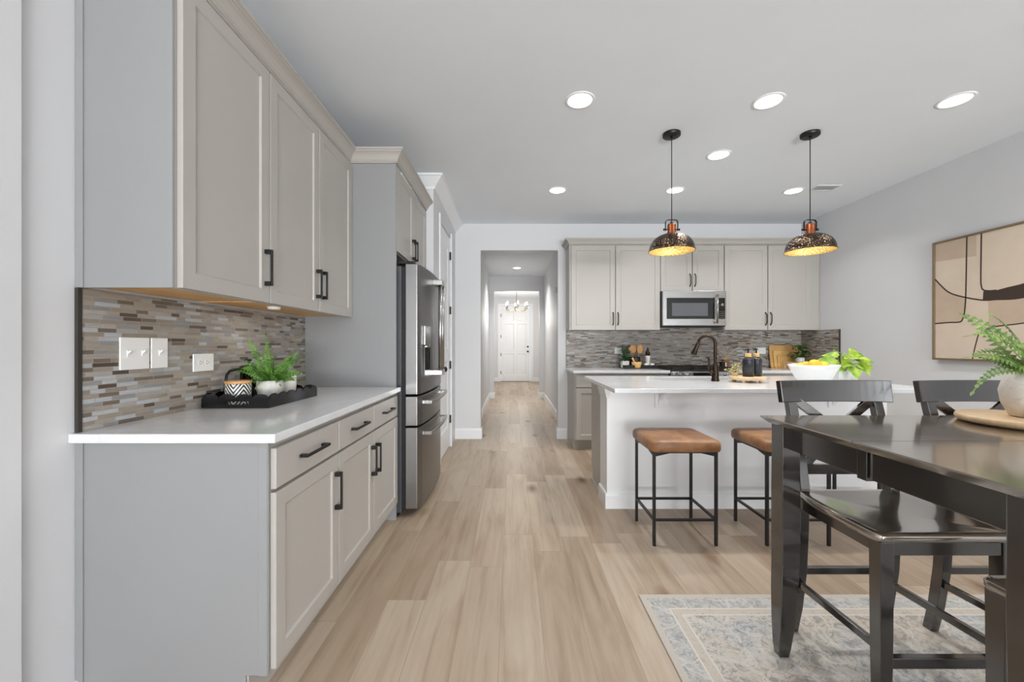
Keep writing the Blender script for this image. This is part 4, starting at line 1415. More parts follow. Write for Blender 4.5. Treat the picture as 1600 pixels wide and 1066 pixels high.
# ------------------------------------------------------------------ dining chairs
def make_chair(label):
    """local frame: origin on the rug, seat front toward -Y"""
    t_ = thing('dining_chair', (0, 0, ZF), label, 'chair', 'cross back counter height dining chairs')
    WORLD[t_.name] = (0, 0, ZF)
    # seat (front y=-0.21, back y=+0.19)
    out_ = []
    def arc(cx_, cy_, r__, a0):
        return [(cx_ + r__ * math.cos(a0 + k * PI / 12), cy_ + r__ * math.sin(a0 + k * PI / 12)) for k in range(7)]
    out_ += arc(-0.200, -0.191, 0.024, PI) + arc(0.200, -0.191, 0.024, 1.5 * PI)
    out_ += [(0.227, -0.12), (0.228, -0.06), (0.226, 0.0), (0.221, 0.06), (0.212, 0.12)]
    out_ += arc(0.160, 0.145, 0.045, 0) + arc(-0.160, 0.145, 0.045, PI / 2)
    out_ += [(-0.212, 0.12), (-0.221, 0.06), (-0.226, 0.0), (-0.228, -0.06), (-0.227, -0.12)]
    rings = [[(px, py, 0.584) for px, py in out_], [(px * 1.01, py * 1.01, 0.592) for px, py in out_], [(px * 1.01, py * 1.01, 0.603) for px, py in out_], [(px * .99, py * .99, 0.610) for px, py in out_],
             [(px * .90, py * .90, 0.609) for px, py in out_], [(px * .7, py * .7, 0.603) for px, py in out_], [(px * .35, py * .35, 0.599) for px, py in out_], [(px * .05, py * .05, 0.598) for px, py in out_]]
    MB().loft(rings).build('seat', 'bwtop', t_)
    for s_ in (-1, 1):
        # front leg
        x_ = s_ * 0.193
        MB().loft([[(x_ - h, -0.19 - h, z), (x_ + h, -0.19 - h, z), (x_ + h, -0.19 + h, z), (x_ - h, -0.19 + h, z)] for z, h in ((ZF, 0.017), (0.2, 0.020), (0.583, 0.022))], smooth=False).build('leg', 'bw', t_, bevel=0.002)
        # rear leg and back post, one curved piece
        rr_ = []
        for z, y_, hx_, hy_ in ((ZF, 0.232, .016, .019), (0.12, 0.212, .017, .020), (0.28, 0.190, .018, .021), (0.45, 0.180, .018, .021), (0.62, 0.182, .018, .021), (0.80, 0.212, .018, .019), (0.962, 0.254, .018, .015), (1.03, 0.272, .017, .011)):
            xx = s_ * (0.187 + 0.004 * (z < 0.1) - 0.006 * (z > 0.5))
            rr_.append([(xx - hx_, y_ - hy_, z), (xx + hx_, y_ - hy_, z), (xx + hx_, y_ + hy_, z), (xx - hx_, y_ + hy_, z)])
        MB().loft(rr_, smooth=False).build('leg', 'bw', t_, bevel=0.002)
    # top slat, concave toward the sitter
    pts_ = []
    for k in range(17):
        u = -1 + k / 8
        pts_.append((0.236 * u, 0.270 - 0.028 * u * u, 1.005))
    sl_ = MB().strip(pts_, 0.024, 0.092, side=(0, 0.16, 1))
    sl_.build('top_slat', 'bw', t_, bevel=0.003)
    for s_ in (-1, 1):
        pts_ = []
        for k in range(11):
            q = k / 10
            pts_.append((s_ * (0.160 - 0.320 * q), 0.250 - 0.052 * q + 0.010 * math.sin(PI * q) + s_ * 0.006 * math.sin(PI * q), 0.968 - 0.262 * q))
        MB().strip(pts_, 0.014, 0.036, side=(-0.262, 0, s_ * 0.32)).build('cross_slat', 'bw', t_, bevel=0.002)
    MB().box(-0.164, 0.164, 0.185, 0.205, 0.672, 0.712).build('back_rail', 'bw', t_, bevel=0.002)
    for nm, a_ in (('front', (-0.171, 0.171, -0.207, -0.187, 0.540, 0.583)), ('rear', (-0.168, 0.168, 0.165, 0.185, 0.540, 0.583)), ('l', (-0.207, -0.187, -0.168, 0.158, 0.540, 0.583)), ('r', (0.187, 0.207, -0.168, 0.158, 0.540, 0.583))):
        MB().box(*a_).build('apron', 'bw', t_, bevel=0.001)
    MB().box(-0.172, 0.172, -0.20, -0.178, 0.178, 0.212).build('stretcher', 'bw', t_, bevel=0.002)
    MB().box(-0.168, 0.168, 0.184, 0.204, 0.262, 0.290).build('stretcher', 'bw', t_, bevel=0.002)
    for s_ in (-1, 1):
        MB().bar((s_ * 0.190, -0.171, 0.232), (s_ * 0.187, 0.178, 0.222), 0.018, 0.026).build('stretcher', 'bw', t_, bevel=0.002)
    return t_


CHG = 'cross back counter height dining chairs'
ch = make_chair('black cross back chair on the far side, left one, most of its seat in view')
ch.location = (1.367, 1.492, ZF)
c2 = copy_tree(ch)
c2.location = (1.952, 1.492, ZF)
tag(c2, 'black cross back chair on the far side, right one, below the painting', 'chair', CHG)
c3 = copy_tree(ch)
c3.location = (1.425, 0.838, ZF)
c3.rotation_euler = (0, 0, PI)
tag(c3, 'black chair on the near side, only a seat corner showing beside the near table leg', 'chair', CHG)


# ------------------------------------------------------------------ plants
def frond(mb, base, d0, length, droop, width, n=20, mi=0, roll=0.0):
    """fern frond: rachis plus paired leaflets"""
    base = Vector(base)
    d = Vector(d0).normalized()
    pts, dirs = [base], [d.copy()]
    step = length / n
    for k in range(n):
        d = (d + Vector((0, 0, -droop / n)) * (0.4 + 1.4 * k / n)).normalized()
        pts.append(pts[-1] + d * step)
        dirs.append(d.copy())
    mb.tube(pts, [0.0022 * (1 - 0.75 * k / n) for k in range(n + 1)], 5, mi)
    for k in range(2, n + 1):
        q = k / n
        w_ = width * min(1.0, q * 2.6 + 0.25) * (1.02 - q) ** 0.7 * 1.15
        t_ = dirs[k]
        sd = t_.cross(Vector((0, 0, 1)))
        if sd.length < 0.1:
            sd = t_.cross(Vector((0, 1, 0)))
        sd.normalize()
        if roll:
            sd = Matrix.Rotation(roll, 3, t_) @ sd
        up = sd.cross(t_).normalized()
        for s_ in (-1, 1):
            ld = (sd * s_ + t_ * 0.32 + up * 0.10).normalized()
            lw = step * 0.55
            p0 = pts[k]
            tip = p0 + ld * w_ - up * (0.18 * w_)
            mid = p0 + ld * (w_ * 0.45) + up * (0.04 * w_)
            a_ = mid + t_ * lw; b_ = mid - t_ * lw
            mb.poly([p0 + t_ * lw * .5, a_, tip, mid], mi)
            mb.poly([p0 + t_ * lw * .5, mid, tip, b_], mi)
    # terminal leaflet
    t_ = dirs[-1]
    sd = t_.cross(Vector((0, 0, 1))).normalized()
    mb.poly([pts[-1], pts[-1] + t_ * width * .5 + sd * step * .4, pts[-1] + t_ * width * 1.0, pts[-1] + t_ * width * .5 - sd * step * .4], mi)


def leaf(mb, base, d, length, width, up=(0, 0, 1), mi=0, droop=0.3, heart=False):
    base, d = Vector(base), Vector(d).normalized()
    sd = d.cross(Vector(up))
    if sd.length < 0.05:
        sd = d.cross(Vector((1, 0, 0)))
    sd.normalize()
    nn = sd.cross(d).normalized()
    prof = [(0, 0.35 if heart else 0.02), (0.12, 0.92 if heart else 0.45), (0.30, 1.0 if heart else 0.85), (0.5, 0.86 if heart else 1.0), (0.72, 0.55 if heart else 0.7), (0.9, 0.2), (1.0, 0.01)]
    rows = []
    for q, w_ in prof:
        c_ = base + d * (length * q) - nn * (droop * length * q * q)
        if heart and q == 0:
            rows.append((c_ + sd * width * w_ * .5 - d * length * .10, c_, c_ - sd * width * w_ * .5 - d * length * .10))
        else:
            rows.append((c_ + sd * width * w_ * .5 + nn * width * w_ * .10, c_, c_ - sd * width * w_ * .5 + nn * width * w_ * .10))
    for i in range(len(rows) - 1):
        a_, b_ = rows[i], rows[i + 1]
        mb.poly([a_[0], a_[1], b_[1], b_[0]], mi, True)
        mb.poly([a_[1], a_[2], b_[2], b_[1]], mi, True)


def bushy(mb, c, n, R_, h, ll, lw, r_, flat=0.5, heart=False, droop=0.3):
    c = Vector(c)
    for k in range(n):
        a_ = r_.uniform(0, 2 * PI)
        el = r_.uniform(0.05, 1.0)
        rad = R_ * math.sqrt(r_.uniform(0.05, 1))
        p = c + Vector((math.cos(a_) * rad * (1 - 0.35 * el), math.sin(a_) * rad * (1 - 0.35 * el), h * el))
        s0 = c + Vector((math.cos(a_) * rad * 0.15, math.sin(a_) * rad * 0.15, 0))
        mb.tube([s0, (s0 + p) / 2 + Vector((0, 0, 0.1 * h)), p], 0.0013, 4)
        leaf(mb, p, (math.cos(a_ + r_.uniform(-.6, .6)), math.sin(a_ + r_.uniform(-.6, .6)), r_.uniform(-0.35, 0.7)), ll * r_.uniform(.7, 1.15), lw * r_.uniform(.7, 1.15), droop=droop, heart=heart)


def lathe_part(name, prof, x, y, mat, parent, seg=36, c0=True, c1=False):
    return MB().lathe(prof, x, y, seg, cap0=c0, cap1=c1).build(name, mat, parent)


# ------------------------------------------------------------------ black scalloped tray and its things on the left counter
CT = 0.9147
ty0, ty1, tx0, tx1 = 1.862, 2.322, -1.412, -1.105
t = thing('serving_tray', ((tx0 + tx1) / 2, (ty0 + ty1) / 2, CT), 'gloss black scalloped tray on the left countertop', 'tray')
MB().box(tx0 + 0.0055, tx1 - 0.0055, ty0 + 0.0055, ty1 - 0.0055, CT, CT + 0.008).build('base', 'trayblk', t)
def scallop(L, n, slot=False):
    pts_ = [(0, 0)]
    if slot:
        a_, b_, z0_, z1_ = L * .36, L * .70, 0.016, 0.030
        pts_ += [(a_, 0), (a_, z0_), (a_, z1_), (b_, z1_), (b_, z0_), (a_ + 1e-5, z0_), (a_ + 1e-5, 0)]
    pts_.append((L, 0))
    w_ = L / n
    for k in range(n):
        for q in range(9):
            a_ = PI * q / 8
            pts_.append((L - w_ * (k + .5) + w_ / 2 * math.cos(a_), 0.038 + 0.026 * math.sin(a_) ** 0.8))
    return pts_
for side in range(4):
    mb = MB()
    if side == 0:
        mb.prism(scallop(tx1 - tx0, 4, True), lambda u, v, n: (tx0 + u, ty0 + n, CT + v), 0, 0.005)
    elif side == 1:
        mb.prism(scallop(tx1 - tx0, 4), lambda u, v, n: (tx0 + u, ty1 - n, CT + v), 0, 0.005)
    elif side == 2:
        mb.prism(scallop(ty1 - ty0 - 0.0105, 6), lambda u, v, n: (tx1 - n, ty0 + 0.0052 + u, CT + v), 0, 0.005)
    else:
        mb.prism(scallop(ty1 - ty0 - 0.0105, 6), lambda u, v, n: (tx0 + n, ty0 + 0.0052 + u, CT + v), 0, 0.005)
    mb.build('rim', 'trayblk', t)
TB = CT + 0.0083
# chevron canister
x, y = -1.303, 1.950
t = thing('canister', (x, y, TB), 'black and white chevron canister with wooden lid in the tray', 'canister')
lathe_part('jar', [(0.049, TB), (0.053, TB + 0.004), (0.054, TB + 0.09), (0.052, TB + 0.097), (0.001, TB + 0.0972)], x, y, 'stripe', t)
lathe_part('lid', [(0.055, TB + 0.0975), (0.056, TB + 0.100), (0.056, TB + 0.108), (0.054, TB + 0.110), (0.001, TB + 0.110)], x, y, 'beech', t)
# french press
x, y = -1.355, 2.105
t = thing('french_press', (x, y, TB), 'glass french press with black frame behind the chevron canister', 'coffee press')
lathe_part('beaker', [(0.036, TB + 0.012), (0.037, TB + 0.16), (0.0355, TB + 0.16), (0.0345, TB + 0.014), (0.001, TB + 0.014)], x, y, 'glass', t)
lathe_part('base', [(0.041, TB), (0.042, TB + 0.010), (0.001, TB + 0.0115)], x, y, 'black', t)
lathe_part('lid', [(0.0375, TB + 0.161), (0.039, TB + 0.164), (0.038, TB + 0.170), (0.012, TB + 0.176), (0.001, TB + 0.177)], x, y, 'black', t)
pf_ = MB().tube([(x, y, TB + 0.055), (x, y, TB + 0.205)], 0.003, 8)
pf_.lathe([(0.001, TB + 0.050), (0.033, TB + 0.050), (0.033, TB + 0.058), (0.001, TB + 0.058)], x, y, 24)
pf_.build('plunger', 'chrome', t)
lathe_part('plunger_knob', [(0.005, TB + 0.195), (0.016, TB + 0.199), (0.017, TB + 0.206), (0.001, TB + 0.209)], x, y, 'black', t, 20)
fr_ = MB()
for k in range(3):
    a_ = k * 2 * PI / 3 + 2.5
    fr_.tube([(x + 0.0395 * math.cos(a_), y + 0.0395 * math.sin(a_), TB + 0.011), (x + 0.0395 * math.cos(a_), y + 0.0395 * math.sin(a_), TB + 0.158)], 0.0025, 6)
fr_.tube([(x + 0.0395 * math.cos(k * PI / 12), y + 0.0395 * math.sin(k * PI / 12), TB + 0.155) for k in range(24)], 0.004, 6, closed=True)
fr_.build('frame', 'black', t)
hd = Vector((-0.22, -0.97, 0))
hp = [(0.040, 0.155), (0.075, 0.158), (0.108, 0.152), (0.124, 0.135), (0.130, 0.10), (0.133, 0.06), (0.135, 0.035)]
MB().tube([(x + hd.x * r_, y + hd.y * r_, TB + z_) for r_, z_ in hp], 0.0065, 10).build('handle', 'black', t)
# fern pot
x, y = -1.255, 2.075
t = thing('potted_fern', (x + 0.03, y, TB), 'green fern in a mottled white pot in the black tray', 'plant')
x += 0.03
lathe_part('pot', [(0.042, TB), (0.050, TB + 0.006), (0.062, TB + 0.06), (0.060, TB + 0.098), (0.056, TB + 0.103), (0.053, TB + 0.100), (0.055, TB + 0.07)], x, y, 'concrete', t)
lathe_part('soil', [(0.054, TB + 0.088), (0.001, TB + 0.091)], x, y, 'soil', t, 24, False)
fm = MB()
rf = random.Random(3)
for k in range(22):
    a_ = k * 2.39996
    el = rf.uniform(0.25, 1.2)
    frond(fm, (x + 0.015 * math.cos(a_), y + 0.015 * math.sin(a_), TB + 0.088), (math.cos(a_) * math.cos(el), math.sin(a_) * math.cos(el), math.sin(el)), rf.uniform(0.10, 0.16), rf.uniform(0.5, 1.2), 0.030, 11, 0, rf.uniform(-1.1, 1.1))
for (dx, dy, dz, L_, dr) in ((-0.36, -0.15, 1, 0.235, 0.25), (-0.02, -0.1, 1, 0.225, 0.2), (0.85, -0.1, 0.85, 0.235, 0.4), (0.9, -0.35, 0.55, 0.20, 0.5), (0.45, 0.3, 0.85, 0.20, 0.4), (0.35, -0.45, 0.8, 0.18, 0.5), (-0.3, -0.6, 0.7, 0.15, 0.5)):
    frond(fm, (x, y, TB + 0.088), (dx, dy, dz), L_, dr, 0.042, 17, 0, 0.0 if abs(dx) < 0.1 else (1.0 if dx > 0 else -0.9))
fm.build('foliage', 'fern', t)
# candle jar
x, y = -1.222, 2.225
t = thing('candle', (x, y, TB), 'white candle jar behind the fern pot in the tray', 'candle')
lathe_part('jar', [(0.040, TB), (0.044, TB + 0.004), (0.0465, TB + 0.118), (0.044, TB + 0.118), (0.043, TB + 0.10), (0.001, TB + 0.10)], x, y, 'wax', t)
MB().tube([(x, y, TB + 0.1), (x, y, TB + 0.112)], 0.0015, 6).build('wick', 'black', t)

# ------------------------------------------------------------------ things on the back counter, left of the range
t = thing('serving_tray', (1.575, 5.11, CT), 'long black tray of pots and utensils on the back counter', 'tray')
b_ = MB()
X0, X1, Y0, Y1 = 1.37, 1.782, 5.0, 5.22
b_.loft([[(X0 + i, Y0 + i, z), (X1 - i, Y0 + i, z), (X1 - i, Y1 - i, z), (X0 + i, Y1 - i, z)] for i, z in ((0, CT), (0, CT + 0.045), (0.008, CT + 0.045), (0.008, CT + 0.008))], smooth=False)
b_.build('body', 'black', t, merge=True)
for s_ in (X0 + 0.004, X1 - 0.004):
    MB().tube([(s_, 5.07, CT + 0.0452), (s_, 5.075, CT + 0.06), (s_, 5.145, CT + 0.06), (s_, 5.15, CT + 0.0452)], 0.004, 8).build('handle', 'black', t)
TB2 = CT + 0.0083
def square_pot(x, y, w, h, z, label, name, cat, mat='whitecer', parent=None):
    t_ = thing(name, (x, y, z), label, cat)
    p_ = MB()
    hw = w / 2
    R4 = lambda k, zz: [(x - k, y - k, zz), (x + k, y - k, zz), (x + k, y + k, zz), (x - k, y + k, zz)]
    p_.loft([R4(hw * .96, z), R4(hw, z + 0.004), R4(hw, z + h), R4(hw - 0.005, z + h), R4(hw - 0.006, z + h * .8)], smooth=False)
    p_.build('pot', mat, t_, bevel=0.002)
    return t_
t = square_pot(1.408, 5.11, 0.085, 0.085, TB2, 'small leafy herb in a white square pot at the left end of the black tray', 'potted_herb', 'plant')
hm = MB()
bushy(hm, (1.408, 5.11, TB2 + 0.08), 70, 0.06, 0.20, 0.05, 0.032, random.Random(5))
hm.build('foliage', 'dkleaf', t)
t = thing('utensil_crock', (1.545, 5.15, TB2), 'black utensil crock behind the wooden mortar', 'crock')
MB().lathe([(0.062, TB2), (0.066, TB2 + 0.005), (0.066, TB2 + 0.135), (0.062, TB2 + 0.135), (0.061, TB2 + 0.012), (0.001, TB2 + 0.012)], 1.545, 5.15, 28, cap0=True).build('jar', 'black', t)
def spoon(x, y, zb, zt, w, h, label, lean):
    s_ = MB()
    s_.tube([(x, y, zb), (x + lean * .6, y - 0.004, zt - h * .6), (x + lean, y - 0.006, zt - h * .45)], 0.005, 8)
    s_.build
    hd_ = []
    for k in range(9):
        q = k / 8
        ww = w / 2 * max(0.12, math.sin(PI * (0.08 + 0.88 * q)) ** 0.6)
        zz = zt - h + h * q
        hd_.append([(x + lean + ww * math.cos(2 * PI * j / 14), y - 0.006 + 0.006 * math.sin(2 * PI * j / 14), zz) for j in range(14)])
    s_.loft(hd_)
    return tag(s_.build('wooden_spoon', 'beech', origin=(x, y, zb)), label, 'spoon', 'wooden spoons in the black crock')
spoon(1.525, 5.145, TB2 + 0.013, 1.207, 0.105, 0.105, 'broad wooden spoon with a hole look at left in the black crock', -0.015)
spoon(1.575, 5.135, TB2 + 0.013, 1.213, 0.085, 0.115, 'oval wooden spoon at right in the black crock', 0.030)
t = thing('mortar', (1.535, 5.045, TB2), 'wooden mortar with pestle in front of the black crock', 'mortar')
MB().lathe([(0.045, TB2), (0.056, TB2 + 0.006), (0.060, TB2 + 0.075), (0.053, TB2 + 0.075), (0.04, TB2 + 0.02), (0.001, TB2 + 0.016)], 1.535, 5.045, 28, cap0=True).build('bowl', 'bamboo', t)
MB().tube([(1.53, 5.045, TB2 + 0.03), (1.50, 5.04, TB2 + 0.085), (1.478, 5.037, TB2 + 0.125)], [0.013, 0.010, 0.013], 10).build('pestle', 'bamboo2', t)
square_pot(1.648, 5.04, 0.045, 0.055, TB2, 'small white square cup left of the pepper mill', 'pinch_pot', 'cup')
square_pot(1.722, 5.04, 0.045, 0.055, TB2, 'small white square cup right of the pepper mill', 'pinch_pot', 'cup')
x, y = 1.690, 5.10
t = thing('pepper_mill', (x, y, TB2), 'marble pepper mill with dark top in the back tray', 'pepper mill')
lathe_part('body', [(0.030, TB2), (0.031, TB2 + 0.01), (0.024, TB2 + 0.06), (0.028, TB2 + 0.11), (0.032, TB2 + 0.135), (0.026, TB2 + 0.15), (0.001, TB2 + 0.15)], x, y, 'saltmarble', t, 24)
lathe_part('cap', [(0.022, TB2 + 0.1505), (0.030, TB2 + 0.17), (0.028, TB2 + 0.195), (0.014, TB2 + 0.212), (0.017, TB2 + 0.228), (0.001, TB2 + 0.235)], x, y, 'bronze', t, 24)
lathe_part('finial', [(0.008, TB2 + 0.2355), (0.012, TB2 + 0.244), (0.008, TB2 + 0.253), (0.001, TB2 + 0.255)], x, y, 'copper', t, 16)

# right of the range on the back counter
x, y = 2.645, 5.08
t = thing('twig_vase', (x, y, CT), 'brown square vase of dried twigs right of the range', 'vase')
MB().loft([[(x + a_ * k, y + b2 * k, z) for a_, b2 in ((-1, -1), (1, -1), (1, 1), (-1, 1))] for k, z in ((0.032, CT), (0.034, CT + 0.11), (0.028, CT + 0.11), (0.027, CT + 0.02))], smooth=False).build('vase', 'walnut', t, bevel=0.002)
tw = MB()
rt = random.Random(11)
for k in range(13):
    a_ = -1.05 + 2.1 * k / 12 + rt.uniform(-.1, .1)
    L_ = rt.uniform(0.15, 0.21)
    p0 = Vector((x + rt.uniform(-.012, .012), y + rt.uniform(-.012, .012), CT + 0.025))
    p1 = Vector((x + math.sin(a_) * 0.02, y + rt.uniform(-.01, .01), CT + 0.12))
    p2 = p1 + Vector((math.sin(a_) * L_ * .9, rt.uniform(-.03, .03), math.cos(a_ * .8) * L_ * .75))
    p3 = p2 + Vector((math.sin(a_) * 0.05, 0, 0.012))
    tw.tube([p0, p1, (p1 + p2) / 2 + Vector((-math.sin(a_) * .015, 0, .01)), p2, p3], [0.002, 0.002, 0.002, 0.0018, 0.001], 5)
tw.build('twigs', 'twig', t)
x, y = 2.590, 5.03
t = thing('storage_box', (x, y, CT), 'small black box with cream label beside the twig vase', 'box')
MB().box(x - 0.028, x + 0.014, y - 0.03, y + 0.03, CT, CT + 0.085).build('box', 'black', t, bevel=0.002)
MB().box(x + 0.0145, x + 0.0285, y - 0.03, y + 0.03, CT, CT + 0.075).build('card', 'wax', t)

# nested cutting boards leaning on the tile
def board(x0, x1, h, y, mat, label, lean=0.045, th=0.014):
    b_ = MB()
    out_ = []
    r_ = 0.022
    for (cx_, cz_, a0) in ((x1 - r_, h - r_, 0), (x0 + r_, h - r_, PI / 2), (x0 + r_, r_, PI), (x1 - r_, r_, 3 * PI / 2)):
        for k in range(6):
            a_ = a0 + k * PI / 10
            out_.append((cx_ + r_ * math.cos(a_), cz_ + r_ * math.sin(a_)))
    b_.prism(out_, lambda u, v, n: (u, y + lean * v / h + n, CT + v), -th, 0)
    return tag(b_.build('cutting_board', mat, bevel=0.002, origin=((x0 + x1) / 2, y, CT)), label, 'cutting board', 'nested bamboo cutting boards on the back counter')
board(3.285, 3.690, 0.288, 5.205, 'bamboo', 'largest bamboo cutting board, rearmost, leaning on the back tile')
board(3.318, 3.680, 0.222, 5.185, 'bamboo2', 'middle bamboo cutting board between the largest and smallest boards', 0.034)
board(3.352, 3.660, 0.160, 5.165, 'bamboo', 'smallest bamboo cutting board, front of the leaning set', 0.024)
# wooden riser with dark plant
t = thing('wooden_riser', (3.49, 5.0, CT), 'low pale wood riser stand on the back counter by the boards', 'stand')
MB().box(3.36, 3.62, 4.92, 5.08, CT + 0.062, CT + 0.080).build('top', 'ash', t, bevel=0.003)
for xx in (3.38, 3.60):
    for yy in (4.935, 5.065):
        MB().tube([(xx, yy, CT), (xx, yy, CT + 0.02), (xx, yy, CT + 0.04), (xx, yy, CT + 0.0618)], [0.009, 0.013, 0.009, 0.013], 12).build('leg', 'ash', t)
zz = CT + 0.0803
t = thing('potted_plant', (3.515, 5.0, zz), 'small dark green leafy plant behind the fruit bowl', 'plant')
lathe_part('pot', [(0.035, zz), (0.045, zz + 0.005), (0.052, zz + 0.06), (0.048, zz + 0.06), (0.046, zz + 0.05)], 3.515, 5.0, 'whitecer', t, 24)
pm = MB()
bushy(pm, (3.515, 5.0, zz + 0.05), 60, 0.09, 0.165, 0.075, 0.05, random.Random(9))
pm.build('foliage', 'dkleaf', t)

# ------------------------------------------------------------------ things on the island
IZ = 0.9147
x, y = 1.838, 3.20
t = thing('wooden_pedestal', (x, y, IZ), 'round pale wood pedestal under the soap bottles', 'pedestal')
MB().lathe([(0.122, IZ + 0.020), (0.129, IZ + 0.024), (0.131, IZ + 0.040), (0.128, IZ + 0.0445), (0.001, IZ + 0.0445)], x, y, 48, cap0=True).build('top', 'ash', t)
for k in range(4):
    a_ = PI / 4 + k * PI / 2
    MB().lathe([(0.014, IZ), (0.016, IZ + 0.008), (0.014, IZ + 0.0198)], x + 0.095 * math.cos(a_), y + 0.095 * math.sin(a_), 12, cap0=True, cap1=True).build('foot', 'ash', t)
PZ = IZ + 0.0448
def soap(x, y, label):
    t_ = thing('soap_bottle', (x, y, PZ), label, 'soap bottle', 'dark pump bottles on the wooden pedestal')
    lathe_part('bottle', [(0.036, PZ), (0.040, PZ + 0.004), (0.040, PZ + 0.125), (0.037, PZ + 0.138), (0.022, PZ + 0.147), (0.018, PZ + 0.150), (0.001, PZ + 0.1502)], x, y, 'bottle', t_)
    lathe_part('collar', [(0.021, PZ + 0.1505), (0.0215, PZ + 0.152), (0.0215, PZ + 0.178), (0.020, PZ + 0.180), (0.001, PZ + 0.180)], x, y, 'bamboo2', t_, 20)
    p_ = MB().tube([(x, y, PZ + 0.180), (x, y, PZ + 0.208)], 0.005, 10)
    p_.tube([(x + 0.006, y - 0.002, PZ + 0.210), (x - 0.012, y - 0.006, PZ + 0.211), (x - 0.03, y - 0.012, PZ + 0.204)], [0.007, 0.007, 0.004], 10)
    p_.build('pump', 'black', t_)
    return t_
soap(1.825, 3.165, 'left dark pump bottle on the wooden pedestal')
soap(1.915, 3.21, 'right dark pump bottle on the wooden pedestal')
x, y = 1.762, 3.235
t = thing('dried_sprig_pot', (x, y, PZ), 'little pot of pale dried sprigs beside the soap bottles', 'plant')
lathe_part('pot', [(0.02, PZ), (0.026, PZ + 0.03), (0.023, PZ + 0.03), (0.02, PZ + 0.026), (0.001, PZ + 0.026)], x, y, 'ash', t, 18)
sm = MB()
rs = random.Random(21)
for k in range(60):
    a_ = rs.uniform(0, 2 * PI); el = rs.uniform(0.1, 1.4); L_ = rs.uniform(0.03, 0.085)
    p0 = Vector((x, y, PZ + 0.026))
    p1 = p0 + Vector((math.cos(a_) * math.cos(el), math.sin(a_) * math.cos(el), math.sin(el))) * L_
    sm.tube([p0, p1], 0.0008, 4)
    q = 0.005
    sm.loft([[(p1.x + q * w_ * math.cos(2 * PI * j / 6), p1.y + q * w_ * math.sin(2 * PI * j / 6), p1.z + dz) for j in range(6)] for w_, dz in ((.3, -.005), (1, -.001), (1, .002), (.3, .006))])
sm.build('sprigs', 'dry', t)
# bowl of lemons
x, y = 2.286, 3.105
t = thing('fruit_bowl', (x, y, IZ), 'white bowl of lemons on the island', 'bowl')
MB().lathe([(0.088, IZ), (0.095, IZ + 0.003), (0.118, IZ + 0.04), (0.145, IZ + 0.095), (0.166, IZ + 0.140), (0.160, IZ + 0.1405), (0.139, IZ + 0.095), (0.110, IZ + 0.04), (0.085, IZ + 0.014), (0.001, IZ + 0.012)], x, y, 56, cap0=True).build('bowl', 'whitecer', t)
def lemon(dx, dy, dz, rot, label, s_=1.0):
    m_ = MB()
    rings = []
    for k in range(13):
        q = -1 + k / 6
        r_ = 0.034 * s_ * math.sqrt(max(0, 1 - (abs(q) ** 2.2))) + (0.006 if abs(q) > .95 else 0)
        rings.append([(q * 0.046 * s_, r_ * math.cos(2 * PI * j / 20), r_ * math.sin(2 * PI * j / 20)) for j in range(20)])
    m_.loft(rings)
    o_ = m_.build('lemon', 'lemon')
    o_.location = (x + dx, y + dy, IZ + dz)
    o_.rotation_euler = rot
    return tag(o_, label, 'lemon', 'lemons in the white bowl')
lemon(-0.020, -0.040, 0.142, (0.3, 0.2, 0.4), 'lemon at the middle of the pile, tallest in the white bowl', 1.12)
lemon(0.068, -0.015, 0.130, (0.1, -0.3, 1.1), 'lemon on the right in the white bowl beside the lime green leaves', 1.0)
lemon(-0.100, 0.0, 0.124, (0.2, 0.4, 1.2), 'lemon at the left rim of the white bowl', 0.9)
lemon(-0.01, 0.055, 0.128, (0.2, 0.1, 0.1), 'lemon at the back of the white bowl behind the others', 1.0)
lemon(0.045, 0.0, 0.062, (0.2, 0.1, 0.3), 'lemon underneath the others in the white bowl', 1.0)
lemon(-0.042, 0.0, 0.062, (0.2, 0.1, 1.4), 'lemon low at the left inside the white bowl', 0.95)
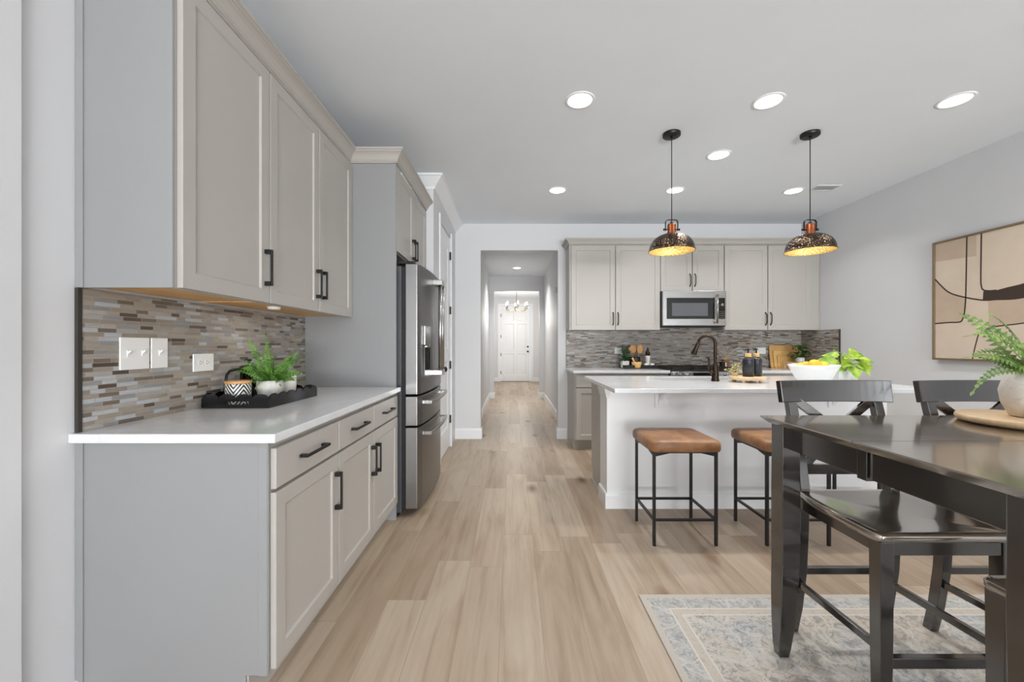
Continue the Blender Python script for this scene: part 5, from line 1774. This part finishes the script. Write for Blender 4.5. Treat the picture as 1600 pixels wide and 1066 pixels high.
# pothos in a white square planter
x, y = 2.650, 3.30
t = square_pot(x, y, 0.145, 0.085, IZ, 'trailing lime green pothos in a low white square planter beside the fruit bowl', 'potted_pothos', 'plant')
pm = MB()
rp = random.Random(17)
for (dx, dy, dz, L_, sz, az, el) in (
        (-0.105, -0.06, 0.17, .1, .105, 2.9, -0.2), (-0.085, -0.09, 0.125, .1, .10, 3.6, -0.5), (-0.02, -0.09, 0.165, .1, .105, 3.9, -0.3),
        (0.02, -0.08, 0.195, .1, .10, 0.2, 0.15), (0.06, -0.04, 0.22, .1, .11, 0.3, 0.2), (0.09, -0.05, 0.17, .1, .105, -0.3, -0.3),
        (0.05, -0.11, 0.125, .1, .10, -1.2, -0.6), (0.0, -0.12, 0.10, .1, .10, -1.9, -0.7), (0.12, -0.02, 0.21, .1, .09, 0.0, -0.2),
        (-0.05, -0.02, 0.20, .1, .10, 2.2, 0.2), (0.02, 0.02, 0.23, .1, .10, 1.3, 0.2), (0.10, 0.04, 0.15, .1, .10, 0.6, -0.2), (-0.06, 0.05, 0.15, .1, .10, 2.4, 0.0),
        (0.13, -0.07, 0.14, .1, .085, -0.4, -0.6), (-0.02, -0.10, 0.20, .1, .085, -2.4, 0.0), (0.07, -0.10, 0.18, .1, .09, -0.9, -0.2)):
    dx *= 0.9; dz = 0.13 + (dz - 0.10) * 0.80; sz *= 1.12
    p = Vector((x + dx, y + dy, IZ + dz - 0.01))
    s0 = Vector((x + dx * .15, y + dy * .15, IZ + 0.07))
    pm.tube([s0, (s0 + p) / 2 + Vector((0, 0, .03)), p], 0.0022, 5)
    leaf(pm, p, (math.cos(az) * math.cos(el), math.sin(az) * math.cos(el), math.sin(el)), sz, sz * .82, up=(rp.uniform(-.3, .3), -0.75, 0.8), heart=True, droop=0.25)
pm.build('foliage', 'pothos', t)

# ------------------------------------------------------------------ things on the dining table
x, y, r_ = 1.885, 1.47, 0.205
zt = TZ + 0.0003
t = thing('round_board', (x, y, zt), 'round pale wood board on the dining table', 'board')
MB().lathe([(r_ - .03, zt), (r_ - .006, zt + 0.006), (r_, zt + 0.016), (r_ - .002, zt + 0.026), (r_ - .006, zt + 0.028), (0.001, zt + 0.028)], x, y, 72, cap0=True).build('plate', 'ash', t)
zv = zt + 0.0283
vx, vy = 1.890, 1.475
t = thing('fern_vase', (vx, vy, zv), 'off white vase of fern fronds on the round board', 'plant')
lathe_part('vase', [(0.055, zv), (0.066, zv + 0.004), (0.086, zv + 0.05), (0.092, zv + 0.095), (0.082, zv + 0.135), (0.058, zv + 0.158), (0.048, zv + 0.168), (0.043, zv + 0.168), (0.05, zv + 0.15), (0.07, zv + 0.11)], vx, vy, 'vase', t, 48)
fm = MB()
rf = random.Random(8)
top = (vx, vy, zv + 0.15)
for (dx, dy, dz, L_, dr, w_) in ((-0.62, -0.10, 0.80, 0.33, 1.15, 0.060), (-0.78, -0.12, 0.50, 0.30, 0.75, 0.052), (-0.85, -0.05, 0.38, 0.27, 1.5, 0.026), (-0.35, -0.4, 0.85, 0.30, 0.6, 0.055),
                                  (0.1, -0.2, 1, 0.34, 0.5, 0.06), (0.5, -0.3, 0.8, 0.33, 0.8, 0.06), (0.8, 0.1, 0.6, 0.33, 1.0, 0.055), (0.2, 0.5, 0.9, 0.3, 0.7, 0.055), (-0.3, 0.4, 0.9, 0.3, 0.6, 0.055),
                                  (-0.35, -0.7, 0.5, 0.22, 0.9, 0.05), (-0.2, -0.35, 0.55, 0.16, 0.6, 0.045), (-0.5, 0.2, 0.4, 0.18, 0.6, 0.045)):
    frond(fm, top, (dx, dy, dz), L_, dr, w_ * 1.1, 15, 0, 0.95 if dx > 0 else -0.95)
fm.build('foliage', 'fern2', t)
rg = MB()
P = [(1.815 + 0.030 * math.cos(2 * PI * k / 20), 1.372 + 0.030 * math.sin(2 * PI * k / 20), zv + 0.014) for k in range(20)]
rg.tube(P, 0.0135, 12, closed=True)
tag(rg.build('wooden_ring', 'walnut', origin=(1.815, 1.372, zv)), 'brown wooden ring lying on the round board in front of the vase', 'ornament')
